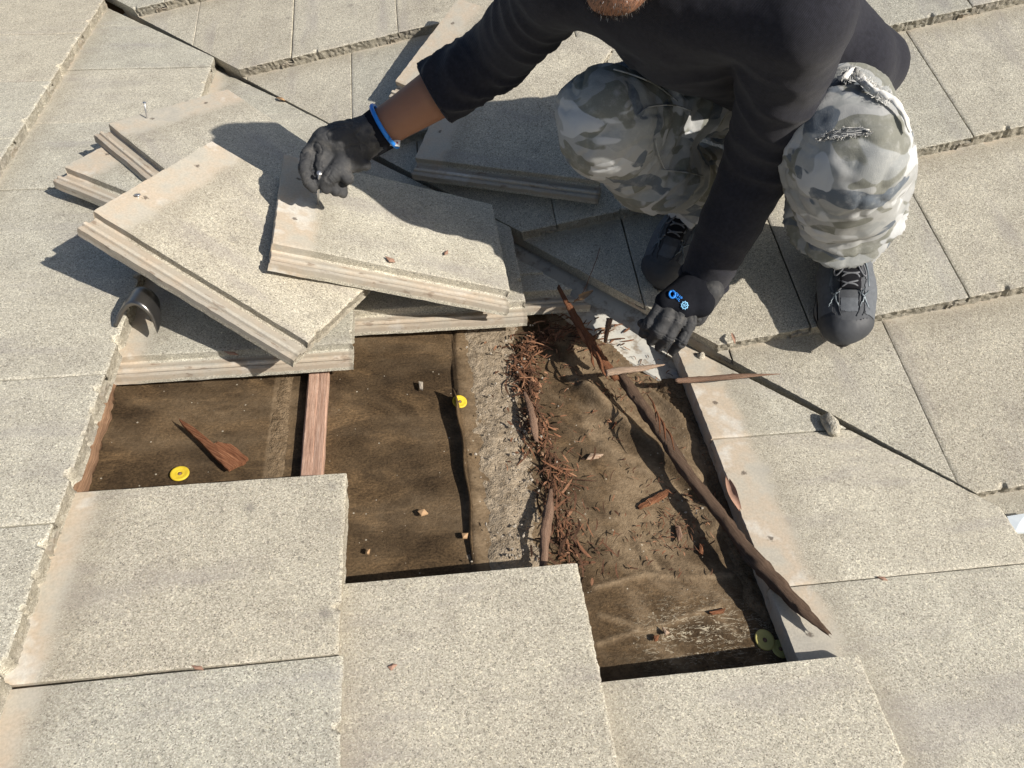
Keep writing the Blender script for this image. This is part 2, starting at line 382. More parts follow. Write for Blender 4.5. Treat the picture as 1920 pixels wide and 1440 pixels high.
M = {}
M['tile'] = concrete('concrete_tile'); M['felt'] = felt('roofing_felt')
M['dirt'] = dirt_mat('grey_dirt', (.25, .205, .15), (.41, .35, .27)); M['mud'] = dirt_mat('brown_mud', (.135, .098, .06), (.27, .205, .135))
M['batten'] = wood('batten_wood', (.34, .20, .14), (.49, .315, .235), (.62, .46, .37), .8); M['oldwood'] = wood('old_batten_wood', (.15, .085, .055), (.30, .18, .11), (.46, .31, .20), 1.0); M['redwood'] = wood('split_redwood', (.09, .035, .02), (.24, .10, .05), (.42, .22, .12), 1.6)
M['branch'] = wood('branch_wood', (.065, .042, .029), (.15, .098, .068), (.26, .185, .135), 1.5); M['palewood'] = wood('pale_stick', (.30, .19, .13), (.46, .34, .25), (.62, .50, .40))
M['stick'] = wood('brown_stick', (.15, .085, .055), (.27, .17, .12), (.40, .28, .2)); M['shred'] = shred_mat('bark_shred')
M['yellow'] = plain('yellow_plastic', (.64, .47, .035), .55, .35, 0, .3, 90); M['paleyellow'] = plain('faded_yellow_plastic', (.55, .49, .17), .5, .4, 0, .2, 60)
M['steel'] = plain('dark_steel', (.20, .195, .19), .32, .5, .9, .3, 40); M['nail'] = plain('galvanised_nail', (.55, .55, .56), .35, .5, .9, .15, 200)

def flash_mat():
    t = NT('weathered_flashing', .55, .35); p = t.obj; a = t.noise(p, 9, 5, .65); b = t.noise(p, 34, 5, .7)
    c = t.ramp(a, [(.3, (.36, .37, .37)), (.48, (.56, .55, .50)), (.62, (.62, .59, .52)), (.75, (.47, .50, .54))]); c = t.mix(t.math('MULTIPLY', t.sstep(b, .5, .68), .7), c, (.20, .14, .085))
    return t.out(c, t.bump(b, .0015, .5))
M['flash'] = flash_mat(); M['white'] = plain('white_metal', (.66, .72, .76), .5, .4, 0, .08, 30)
M['leafdry'] = plain('dry_leaf', (.33, .20, .145), .7, .3, 0, .35, 60); M['leaftan'] = plain('tan_leaf', (.42, .27, .15), .7, .3, 0, .35, 80)
M['plywood'] = plain('plywood', (.24, .16, .09), .9, .1, 0, .3, 8)
M['skin'] = plain('skin', (.30, .15, .092), .55, .35, 0, .12, 30); M['skin'].node_tree.nodes['Principled BSDF'].inputs['Subsurface Weight'].default_value = .12
M['skin'].node_tree.nodes['Principled BSDF'].inputs['Subsurface Radius'].default_value = (.006, .002, .001)
M['lip'] = plain('lip', (.42, .17, .14), .5, .35, 0, .1, 60); M['beard'] = plain('brown_beard', (.036, .025, .019), .6, .3, 0, .4, 90); M['sock'] = plain('black_sock', (.014, .014, .017), .95, .1, 0, .3, 200)
M['hair'] = plain('dark_hair', (.03, .024, .02), .6, .3, 0, .4, 90); M['eye'] = plain('eye_white', (.7, .68, .65), .3, .5, 0, .03)
M['shirt'] = cloth('charcoal_rib_knit', (.0135, .014, .020), (.023, .0235, .032)); M['camo'] = camo('faded_camouflage_cloth')
M['fray'] = plain('frayed_thread', (.72, .71, .68), .95, .1, 0, .1, 80)
M['tear'] = plain('torn_weave', (.10, .105, .11), .95, .1, 0, .4, 120)

def glove_mat():
    t = NT('grey_glove_coating', .7, .3); p = t.obj; a = t.noise(p, 28, 5, .65); b = t.noise(p, 150, 4, .6)
    c = t.mix(b, (.036, .037, .040), (.056, .057, .060)); c = t.mix(t.math('MULTIPLY', t.sstep(a, .5, .72), .6), c, (.135, .128, .118))
    return t.out(c, t.bump(t.math('ADD', b, t.math('MULTIPLY', t.noise(p, 420, 2), .6)), .0012, .6))
M['rubber'] = glove_mat(); M['knit'] = plain('black_glove_knit', (.011, .012, .016), .95, .1, 0, .3, 200)
M['blue'] = plain('blue_trim', (.02, .22, .72), .5, .4, 0, .12, 80); M['bluelight'] = plain('pale_blue_print', (.28, .62, .9), .5, .4, 0, .1, 80)
M['label'] = plain('white_label', (.75, .74, .72), .7, .2, 0, .05); M['redprint'] = plain('red_print', (.6, .12, .1), .7, .2)
M['shoe'] = plain('dark_mesh_upper', (.072, .077, .086), .75, .3, 0, .3, 120); M['toe'] = plain('dark_toe_rubber', (.05, .054, .062), .6, .4, 0, .2, 40)
M['panel'] = plain('grey_shoe_panel', (.115, .125, .14), .8, .25, 0, .3, 150); M['sole'] = plain('black_sole_rubber', (.022, .022, .024), .7, .3, 0, .2, 60); M['midsole'] = plain('grey_midsole', (.17, .17, .17), .7, .3, 0, .15, 60)
M['lace'] = plain('grey_lace', (.15, .155, .17), .7, .3, 0, .2, 150); M['silver'] = plain('silver_overlay', (.13, .155, .175), .4, .5, .4, .15, 60)
M['pebble'] = plain('pale_pebble', (.36, .32, .265), .9, .2, 0, .3, 30)
M['ground'] = plain('dry_yard', (.13, .115, .07), .95, .1, 0, .4, 1.5)

# ------------------------------------------------------------------ roof tiles
def tile_mesh(name, seed, chips=()):
    """flat interlocking concrete tile: u 0..L_ head to butt, v: side lock ledge at v<0, top face at w=0"""
    r = np.random.default_rng(seed)
    lv = [-.0375, -.037, -.0315, -.0262, -.0240, -.0205, -.0178, -.0155, -.009, -.0012, .0024]
    lw = [-.0225, -.0160, -.0145, -.0170, -.0128, -.0120, -.0128, -.0185, -.0195, -.0190, -.0170]
    mv = [.0004, .0022, .006] + list(np.linspace(.010, W_ - .012, 78)) + [W_ - .008, W_ - .0028, W_ - .0020]
    mw = [-.0012, -.0004, 0] + [0] * 78 + [0, -.0002, -.0016]
    v = np.array(lv + mv); w = np.array(lw + mw)
    wb = np.where(v > W_ - .030, -.0150, -T_)
    u = np.array([0, .0016, .005, .012] + list(np.linspace(.024, L_ - .022, 26)) + [L_ - .012, L_ - .006, L_ - .0025, L_ - .0004])
    nu, nv = len(u), len(v)
    U, V = np.meshgrid(u, v, indexing='ij'); Wt = np.tile(w, (nu, 1)).copy()
    edge_u = np.minimum(u, L_ - u)[:, None]; edge_v = np.minimum(np.abs(v), W_ - v)[None, :]
    P3 = np.stack([U * 90, V * 90, np.full_like(U, seed * 3.3)], -1)
    Wt -= np.where(u < .001, .0022, 0)[:, None]; Wt -= np.where(u > L_ - .001, .0016, np.where(u > L_ - .004, .0004, 0))[:, None]
    Wt += .0005 * fbm(P3 * .1, 2, seed) + np.where(np.minimum(edge_u, np.broadcast_to(edge_v, U.shape)) < .004, .0011, .0003) * fbm(P3 * 2, 2, seed + 5)
    du = np.where(u > L_ - .008, 1., 0)[:, None] * (.0011 * fbm(P3 * 2.6, 2, seed + 9) + .0013 * fbm(P3 * .4, 2, seed + 1)) + np.where(u < .004, 1., 0)[:, None] * .0012 * fbm(P3, 2, seed + 2)
    dv = np.where(np.abs(v) < .004, 1., np.where(v < -.03, 2.2, 0))[None, :] * .0008 * fbm(P3 * 1.2, 2, seed + 4)
    U = U + du; V = V + dv
    for (cu, cv, rad, dep) in chips:                      # broken nibbles
        dd = np.sqrt(((U - cu)) ** 2 + (V - cv) ** 2) / (rad * (1 + .25 * fbm(P3 * .5, 2, 3)))
        k = np.clip(1 - dd, 0, 1); Wt -= dep * smooth(k, 0, .35)
        U -= np.where(u > L_ - .03, 1, 0)[:, None] * rad * .7 * smooth(k, 0, .7)
    top = np.stack([U, V, Wt], -1); bot = np.stack([U, V, np.tile(wb, (nu, 1))], -1)
    Vt = [*top.reshape(-1, 3), *bot.reshape(-1, 3)]; F = []
    t_ = lambda i, j: i * nv + j
    b_ = lambda i, j: nu * nv + i * nv + j
    for i in range(nu - 1):
        for j in range(nv - 1):
            F.append((t_(i, j), t_(i + 1, j), t_(i + 1, j + 1), t_(i, j + 1)))
            F.append((b_(i, j), b_(i, j + 1), b_(i + 1, j + 1), b_(i + 1, j)))
        F.append((t_(i, 0), b_(i, 0), b_(i + 1, 0), t_(i + 1, 0))); F.append((t_(i, nv - 1), t_(i + 1, nv - 1), b_(i + 1, nv - 1), b_(i, nv - 1)))
    for j in range(nv - 1): F.append((t_(0, j), t_(0, j + 1), b_(0, j + 1), b_(0, j)))
    rows = [[t_(nu - 1, j) for j in range(nv)]]
    for q in (.12, .25, .4, .55, .7, .85):
        row = []
        for j in range(nv):
            a, b = top[-1, j], bot[-1, j]; p = a * (1 - q) + b * q; p = p + np.array([.0048 * fbm(np.array([p[1] * 190, p[2] * 190, seed * 7.7]), 2, seed + 6) - .001 - .003 * q, 0, 0])
            row.append(len(Vt)); Vt.append(p)
        rows.append(row)
    rows.append([b_(nu - 1, j) for j in range(nv)])
    for a, b in zip(rows, rows[1:]):
        for j in range(nv - 1): F.append((a[j], b[j], b[j + 1], a[j + 1]))
    F.append(tuple(r_[0] for r_ in rows)); F.append(tuple(r_[-1] for r_ in rows[::-1]))
    me = bpy.data.meshes.new(name); me.from_pydata([tuple(map(float, p)) for p in Vt], [], F); me.update()
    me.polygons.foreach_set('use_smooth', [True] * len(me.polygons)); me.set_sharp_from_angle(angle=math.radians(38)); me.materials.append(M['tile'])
    return me
TILES = [tile_mesh('tile_%d' % i, 11 + i, c) for i, c in enumerate([
    [(L_ - .002, .07, .007, .004)], [(L_ - .001, .21, .007, .005), (L_ - .001, .03, .006, .004)], [(L_ - .001, .15, .007, .004)], []])]
CHIPPED = tile_mesh('tile_chipped', 31, [(L_ + .003, .298, .026, .026), (L_, .22, .006, .004), (L_ - .001, .12, .005, .004)])
CHIPPED2 = tile_mesh('tile_chipped_b', 32, [(L_ + .002, .09, .013, .012), (L_, .22, .006, .005), (L_ - .001, .27, .008, .006), (L_, .17, .005, .004)])

def clip_mesh(me, planes, mat, rough=.0012):
    """planes in the frame of mat: keep the side where (p-o).n < 0"""
    bm = bmesh.new(); bm.from_mesh(me); inv = mat.inverted(); r3 = inv.to_3x3(); hit = False
    for o, n in planes:
        lo = inv @ Vector(o); ln = (r3 @ Vector(n)).normalized()
        d = [(v.co - lo).dot(ln) for v in bm.verts]
        if not d or min(d) > -.012: bm.free(); return None
        if max(d) < 0: continue
        hit = True
        g = bmesh.ops.bisect_plane(bm, geom=bm.verts[:] + bm.edges[:] + bm.faces[:], dist=1e-5, plane_co=lo, plane_no=ln, clear_outer=True)
        ed = [e for e in g['geom_cut'] if isinstance(e, bmesh.types.BMEdge)]
        bmesh.ops.holes_fill(bm, edges=[e for e in bm.edges if e.is_boundary], sides=0)
        for v in {v for e in ed if e.is_valid for v in e.verts}: v.co += ln * rough * (RNG.random() - .7)
    if not hit: bm.free(); return me
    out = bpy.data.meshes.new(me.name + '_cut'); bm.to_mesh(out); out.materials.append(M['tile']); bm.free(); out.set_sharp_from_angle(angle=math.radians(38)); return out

SL = math.atan(.0794); cs, sn = math.cos(SL), math.sin(SL)
roofV, roofF = [], []
for q in [(-2.6, -1.9), (1.9, -1.9), (1.9, 2.9), (-2.6, 2.9)]: roofV.append((q[0], q[1], DECK - .006))
for q in [(-2.4, -1.4), (2.1, -1.4), (2.1, 2.6), (-2.4, 2.6)]: roofV.append(tuple(bw(q[0], q[1], -.088)))
# each slope's deck runs to the valley only
def poly_clip(P, o, n):
    out = []
    for i in range(len(P)):
        a, b = np.array(P[i]), np.array(P[(i + 1) % len(P)]); da, db = (a - o) @ n, (b - o) @ n
        if da <= 0: out.append(a)
        if da * db < 0: out.append(a + (b - a) * da / (da - db))
    return out
oB = bw(0, 0, -.088); pa = poly_clip(roofV[:4], oB, -NB); pb = poly_clip(roofV[4:], np.array([0, 0, DECK - .006]), np.array([0, 0, -1.]))
roof = mesh_obj('roof', [*pa, *pb], [tuple(range(len(pa))), tuple(range(len(pa), len(pa) + len(pb)))], M['plywood'], sm=False)
tag(roof, 'two tiled roof slopes meeting in a valley with some tiles taken off', None, None, 'structure')

# valley cut lines (plan lines): slope B keeps y > -1.084x+.368 in its own frame
bn = RB @ np.array([-1.084, -1, 0]); bn /= np.linalg.norm(bn); bo = bw(0, .368, 0)
an = np.array([1.030, 1, 0.]); an /= np.linalg.norm(an)
def put_tile(me, mat, parent, name='roof_tile'):
    o = bpy.data.objects.new(name, me); S.collection.objects.link(o); o.parent = parent; o.matrix_basis = mat; return o
def a_pose(xb, y0, j=True, dz=0., yaw=0.):
    R = np.array([[cs, 0, -sn], [0, 1, 0], [sn, 0, cs]]).T
    R = np.stack([np.array([cs, 0, sn]), np.array([0, 1., 0]), np.array([-sn, 0, cs])], 1)
    if j: xb += RNG.uniform(-.002, .002); y0 += RNG.uniform(-.0008, .0008); dz += RNG.uniform(-.001, .001); yaw += RNG.uniform(-.002, .002)
    t = np.array([xb - L_ * cs, y0, .07 - L_ * sn + dz]); return mat4(rz(yaw) @ R, t)
def b_pose(k, x0, dz=0.):
    R = np.stack([RB @ np.array([0, -cs, sn]), RB @ np.array([1., 0, 0]), RB @ np.array([0, sn, cs])], 1)
    v = 1.0806 - k * .3785 + RNG.uniform(-.002, .002)
    return mat4(R @ rz(RNG.uniform(-.002, .002)), bw(x0 + RNG.uniform(-.0008, .0008), v + L_ * cs, -L_ * sn + dz + RNG.uniform(-.001, .0015)))
A_COURSES = [(0, 0.0, -.5394), (1, -.342, -.3588), (2, -.757, -.130), (3, -1.1355, .045), (4, -1.514, -.06), (5, -1.892, .02), (-1, .3785, -.717), (-2, .757, -.582), (-3, 1.1355, -.45), (-4, 1.514, -.5)]
MISSING = {(0, 0), (0, 1), (1, 0), (-1, 0), (-1, 1), (-1, 2)}
for c, xb, yj in A_COURSES:
    for k in range(-5, 9):
        y0 = yj + k * W_
        if (c, k) in MISSING or y0 < -1.6 or y0 > 2.5: continue
        if c == 1 and k == 1: y0 = yj + W_
        base = TILES[RNG.randrange(4)]; dz = 0.; yaw = 0.; x = xb
        if c == 2: base = (CHIPPED if k in (1,) else CHIPPED2 if k in (-1, 0, -2) else base)
        if c == 3 and k in (2, 3, 4): base = CHIPPED2
        if c == 1 and k == -1: x -= .006; yaw = -.008; y0 += .0035
        if c == -1 and k == -1: y0 += .005
        mt = a_pose(x, y0, True, dz, yaw)
        off = .368 if c > 0 else .335 if c == 0 else .262 if c == -1 else .306
        me = clip_mesh(base, [((0, off, 0), an)], mt)
        if me: put_tile(me, mt, roof)
mt = a_pose(.3785, .142, False, -.004); me = clip_mesh(TILES[3], [((0, .262, 0), an)], mt); put_tile(me, mt, roof)
B_COURSES = [(-3, .03), (-2, -.42), (-1, -.30), (0, -.504), (1, -.342), (2, .122), (3, .268), (4, .719), (5, .55), (6, .9)]
for k, xj in B_COURSES:
    for i in range(-9, 9):
        x0 = xj + i * W_
        if x0 < -2.3 or x0 > 1.9: continue
        mt = b_pose(k, x0)
        me = clip_mesh(TILES[RNG.randrange(4)], [(bo, bn)], mt)
        if me: put_tile(me, mt, roof)

# ------------------------------------------------------------------ loose tiles
def pose3(SW, NW, SE):
    SW, NW, SE = (np.array(q, float) for q in (SW, NW, SE)); u = SE - SW; u /= np.linalg.norm(u); v = NW - SW; v -= (v @ u) * u; v /= np.linalg.norm(v)
    return mat4(np.stack([u, v, np.cross(u, v)], 1), SW)
LG = 'loose roof tiles stacked beside the opening'
def loose(me, mat, label):
    o = bpy.data.objects.new('loose_roof_tile', me); S.collection.objects.link(o); o.matrix_basis = mat; return tag(o, label, 'roof tile', LG)
T1 = pose3((-.478, .033, .231), (-.483, .338, .234), (-.039, .041, .120))
T3 = pose3((-.786, .098, .246), (-.621, .355, .248), (-.412, -.140, .151))
T4 = pose3((-.895, .592, .150), (-.660, .787, .152), (-.606, .243, .149))
T5 = pose3((-.962, .4585, .117), (-.803, .718, .119), (-.5765, .2215, .114))
loose(TILES[3], T1, 'sunlit loose tile on top of the pile that the gloved hand holds a nail to')
loose(TILES[1], T3, 'big slanting loose tile with one flat nail head, under the topmost tile')
loose(TILES[0], T4, 'loose tile with a nail standing upright in its pale end')
loose(TILES[2], T5, 'lowest loose tile, its ribbed edge sticking out leftmost from the pile')
swB, seB = B(772, 295, .052), B(1128, 340, .052); u6 = (seB - swB) / np.linalg.norm(seB - swB); v6 = np.cross(NB, u6)
T6 = mat4(np.stack([u6, v6, NB], 1), seB - u6 * L_)
cd = B(1000, 165, .052) - seB; cn = np.cross(NB, cd); cn = -cn if cn @ u6 < 0 else cn
me6 = clip_mesh(TILES[3], [(seB - u6 * .003, cn)], T6, .0005)
loose(me6, T6, 'shaded loose tile cut off at an angle, lying under the bare forearm')
a7, b7 = B(740, 152, .062), B(856, 0, .075); v7 = (b7 - a7) / np.linalg.norm(b7 - a7); n7 = NB - (NB @ v7) * v7; n7 /= np.linalg.norm(n7); u7 = np.cross(v7, n7)
n7b = n7 * math.cos(.05) + u7 * math.sin(.05); u7 = np.cross(v7, n7b)
T7 = mat4(np.stack([u7, v7, n7b], 1), a7)
loose(TILES[1], T7, 'loose tile with a wide pale stained end lying behind the black sleeve')


# ------------------------------------------------------------------ the opening: felt, battens, flashing
def Axy(pts, z=DECK): return np.array([A(x, y, z)[:2] for x, y in pts])
def dpoly(P, Q):
    """distance to polyline and side"""
    best = np.full(P.shape[:-1], 9.); sg = np.zeros(P.shape[:-1]); al = np.zeros(P.shape[:-1])
    L0 = 0
    for a, b in zip(Q, Q[1:]):
        ab = b - a; l = np.linalg.norm(ab); t = np.clip(((P - a) @ ab) / (l * l), 0, 1); d = P - a - t[..., None] * ab; dd = np.linalg.norm(d, axis=-1)
        m = dd < best; best = np.where(m, dd, best); sg = np.where(m, np.sign(ab[0] * (P[..., 1] - a[1]) - ab[1] * (P[..., 0] - a[0])), sg); al = np.where(m, L0 + t * l, al); L0 += l
    return best, sg, al
h_ = .0045
gx = np.arange(-.92, .60, h_); gy = np.arange(-.80, .42, h_); GX, GY = np.meshgrid(gx, gy, indexing='ij'); GP = np.stack([GX, GY], -1)
P3 = np.stack([GX, GY, np.zeros_like(GX)], -1)
Z = np.full(GX.shape, DECK) + .0012 * fbm(P3 * 9, 3, 1) + .0006 * fbm(P3 * 60, 2, 2)
lapl = Axy([(852, 590), (850, 660), (853, 740), (866, 830), (876, 930), (886, 1060), (895, 1150)])
dl, sl_, al_ = dpoly(GP, lapl)
wavy = .004 + .006 * np.clip(fbm(np.stack([al_ * 9, al_ * 0, al_ * 0], -1), 2, 4) + .6, 0, 2)
Z += np.where(sl_ > 0, smooth(dl, .0, .005) * 0 + wavy * np.exp(-(dl / .030) ** 2) + .003, 0) * smooth(dl, -.001, .003)   # upper sheet's curled lap
def ridge(pts, amp, wd, one=0):
    global Z
    d, s_, a = dpoly(GP, Axy(pts)); q = amp * np.exp(-(d / wd) ** 2) * (.75 + .5 * fbm(np.stack([a * 14, d * 8, a * 0], -1), 2, 8))
    Z += np.where(s_ * one >= 0, q, q * 0) if one else q
ridge([(1095, 735), (1160, 790), (1230, 845), (1300, 905), (1345, 985)], .022, .018)
ridge([(1130, 835), (1200, 880), (1250, 915), (1285, 950)], .007, .007)
ridge([(1010, 640), (1070, 690), (1120, 760)], .008, .02)
ridge([(1180, 640), (1240, 720), (1275, 800), (1320, 880)], .016, .026)
ridge([(1112, 1105), (1170, 1090), (1210, 1078), (1270, 1085), (1330, 1082), (1370, 1080)], .004, .005)
ridge([(1120, 1210), (1180, 1190), (1250, 1172), (1300, 1150), (1345, 1138)], .0035, .005)
ridge([(1125, 1155), (1160, 1165), (1195, 1178)], .003, .005); ridge([(1190, 1010), (1220, 1060), (1240, 1085)], .004, .006)
ridge([(1100, 920), (1180, 955), (1290, 985)], .004, .012); ridge([(1320, 1160), (1390, 1100), (1420, 1200)], .003, .02)
# the felt is torn away along the metal valley
tear = Axy([(1010, 575), (1075, 615), (1150, 655), (1190, 695), (1222, 735), (1262, 775), (1285, 800)]); dt, st_, at_ = dpoly(GP, tear)
dt = dt + .004 * fbm(P3 * 40, 3, 6)
Z += np.where(st_ > 0, -.012 * smooth(dt, .0, .004), .006 * np.exp(-(dt / .012) ** 2))
dust = np.clip(.06 + .42 * fbm(P3 * np.array([5, 16, 1]), 4, 12), 0, 1)
dust += .55 * np.exp(-(np.maximum(0, dpoly(GP, Axy([(910, 600), (930, 760), (945, 900), (960, 1060)]))[0] - .045) / .025) ** 2)
dust += .5 * np.exp(-(dpoly(GP, Axy([(525, 720), (515, 800), (500, 890)]))[0] / .028) ** 2) * (GX > -.49)
dr, sr, ar = dpoly(GP, Axy([(1040, 640), (1080, 760), (1130, 900), (1140, 1060)])); dust += np.where(sr > 0, .95 * smooth(dr, -.02, .04), 0) * (1 - smooth(-GY, .40, .52)) * (.55 + .8 * np.clip(fbm(P3 * 14, 3, 44) + .3, 0, 1))
fd = dpoly(GP, Axy([(1085, 742), (1140, 790), (1200, 845), (1260, 890), (1308, 940)]))[0] + .006 * fbm(P3 * 30, 3, 52)
dust *= 1 - .85 * np.exp(-(fd / .014) ** 2)
for pts in ([(1098, 722), (1165, 772), (1232, 825), (1305, 885)], [(1100, 800), (1170, 850), (1240, 897), (1292, 945)], [(1020, 650), (1075, 640), (1130, 690)]): dust += .6 * np.exp(-((dpoly(GP, Axy(pts))[0] + .004 * fbm(P3 * 40, 3, 53)) / .007) ** 2)
for pts in ([(1112, 1105), (1170, 1090), (1210, 1078), (1270, 1085), (1370, 1080)], [(1120, 1210), (1180, 1190), (1250, 1172), (1345, 1138)], [(1125, 1155), (1195, 1178)], [(1190, 1010), (1240, 1085)], [(1135, 840), (1200, 885), (1285, 955)]):
    dust += .75 * np.exp(-(dpoly(GP, Axy(pts))[0] / .0045) ** 2)
fx_ = np.stack([GX * .6 - GY * .8, GX * .8 + GY * .6, GX * 0], -1); silt = smooth(fbm(fx_ * np.array([5, 26, 1]) + .35 * fbm(P3 * 9, 2, 71)[..., None], 4, 61), .05, .38); dust += .5 * silt * smooth(GX, -.02, .12) + 0.08 * silt * (1 - smooth(GX, -.02, .12))
crack = np.exp(-(dpoly(GP, Axy([(1250, 1190), (1330, 1185), (1400, 1180)]))[0] / .05) ** 2)
nxg, nyg = GX.shape
FV = np.stack([GX, GY, Z], -1).reshape(-1, 3)
ii, jj = np.meshgrid(np.arange(nxg - 1), np.arange(nyg - 1), indexing='ij'); a0 = (ii * nyg + jj).ravel()
FF = np.stack([a0, a0 + nyg, a0 + nyg + 1, a0 + 1], 1)
keep = (FV[FF[:, 0]] @ np.array([1.03, 1, 0]) < .33)
ul = mesh_obj('roof_underlayment', FV, FF[keep], M['felt'], roof, True, {'dust': np.clip(dust, 0, 1).ravel(), 'crack': crack.ravel()})

# a loose tongue of felt standing up along the lap
fl = resample([A(852, 752, DECK), A(862, 800, DECK), A(870, 870, DECK), A(878, 950, DECK), A(884, 1062, DECK)], 26); V = []; F = []
for i, p in enumerate(fl):
    q = i / 25; hh = .030 * (1 - q) ** .8 + .005; wv = .002 * math.sin(q * 19)
    for f in (0, .35, .7, 1.): V.append(p + np.array([.004 - hh * .30 * f * f + wv * f, 0, hh * f + .002]))
for i in range(25):
    for j in range(3): F.append((i * 4 + j, i * 4 + j + 1, i * 4 + j + 5, i * 4 + j + 4))
n_ = len(V); V = V + [v + np.array([.0012, 0, 0]) for v in V]; F = F + [tuple(a + n_ for a in f[::-1]) for f in F]
mesh_obj('felt_flap', V, F, M['felt'], roof, True, {'dust': np.full(len(V), .12), 'crack': np.zeros(len(V))})

def patch(name, cx_pts, half, hgt, step, mat, seed, parent=None, off=0., rough=.0035, prof=1.2):
    """a lumpy bank of loose earth along a traced line"""
    C_ = Axy(cx_pts); lo = C_.min(0) - half - .03; hi = C_.max(0) + half + .03
    X, Y = np.meshgrid(np.arange(lo[0], hi[0], step), np.arange(lo[1], hi[1], step), indexing='ij'); P = np.stack([X, Y], -1); q3 = np.stack([X, Y, np.full_like(X, seed)], -1)
    d, s_, a = dpoly(P, C_); d = d + half * .38 * fbm(q3 * 38, 3, seed) + half * .3 * fbm(q3 * 11, 2, seed + 1)
    hh = hgt * np.clip(1 - (d / half) ** 2, -1, 1) * (1 + .6 * fbm(q3 * 22, 3, seed + 2)) + rough * fbm(q3 * 75, 3, seed + 3) * smooth(half - d, 0, half * .4) + .5 * rough * vnoise(q3 * 230, seed + 9) * smooth(half - d, 0, half * .3)
    zz = DECK + off + hh; k = hh > -.0015
    n0, n1 = X.shape; i_, j_ = np.meshgrid(np.arange(n0 - 1), np.arange(n1 - 1), indexing='ij'); a0 = (i_ * n1 + j_).ravel(); F = np.stack([a0, a0 + n1, a0 + n1 + 1, a0 + 1], 1)
    F = F[k.ravel()[F].all(1)]; used = np.unique(F); mp = -np.ones(n0 * n1, int); mp[used] = np.arange(len(used))
    return mesh_obj(name, np.stack([X, Y, zz], -1).reshape(-1, 3)[used], mp[F], mat, parent)
tag(patch('mortar_dirt', [(905, 560), (920, 640), (925, 720), (938, 800), (945, 900), (955, 1000), (965, 1080)], .054, .0075, .0028, M['dirt'], 3, off=.001, rough=.0022), 'crumbling bank of pale grey mortar dirt beside the dark felt lap', None, None, 'stuff')
tag(patch('valley_dirt', [(1265, 735), (1290, 790), (1330, 850), (1350, 920), (1385, 1000), (1410, 1060), (1432, 1130)], .036, .014, .0028, M['mud'], 8, off=.001, rough=.003), 'brown mud bank along the pale tile ends right of the opening', None, None, 'stuff')
tag(patch('batten_dirt', [(540, 705), (528, 760), (520, 830), (512, 900)], .014, .0014, .0028, M['mud'], 14, off=.0, rough=.0012), 'thin crust of grey grit beside the upright pink batten', None, None, 'stuff')
tag(patch('gap_dirt', [(1330, 800), (1380, 930), (1430, 1060), (1465, 1180)], .030, .008, .003, M['mud'], 21, off=-.002), 'dark mud in the gap beside the tile ends', None, None, 'stuff')

# valley metal: a folded sheet lying in the angle of the two slopes
vl = np.cross(np.array([0, 0, 1.]), NB); vl /= np.linalg.norm(vl)
if vl[0] < 0: vl = -vl
pz = DECK + .0015
# point of the fold: on both z=pz and the deck of slope B
nb2 = NB[:2]; tgt = NB @ bw(0, 0, -.082) - NB[2] * pz; f0 = np.array([*(nb2 * tgt / (nb2 @ nb2)), pz])
def vp(s, wA, wB, dz=0.):
    base = f0 + vl * s; pa_ = np.array([-an[0], -an[1], 0]); ub = np.cross(NB, vl); ub = ub if ub[1] > 0 else -ub
    return base + pa_ * wA + ub * wB + np.array([0, 0, dz])
fv, ff = [], []
ss = np.linspace(-1.9, 2.3, 60); prof = [(.10, 0, .0), (.098, 0, .004), (.05, 0, .0045), (.004, 0, .003), (0, .004, .003), (0, .05, .005), (0, .13, .005), (0, .132, .0)]
for s_ in ss:
    for (a_, b_, dz) in prof: fv.append(vp(s_, a_, b_, dz))
for i in range(len(ss) - 1):
    for j in range(len(prof) - 1): ff.append((i * 8 + j, (i + 1) * 8 + j, (i + 1) * 8 + j + 1, i * 8 + j + 1))
mesh_obj('valley_flashing', fv, ff, M['flash'], roof, False)

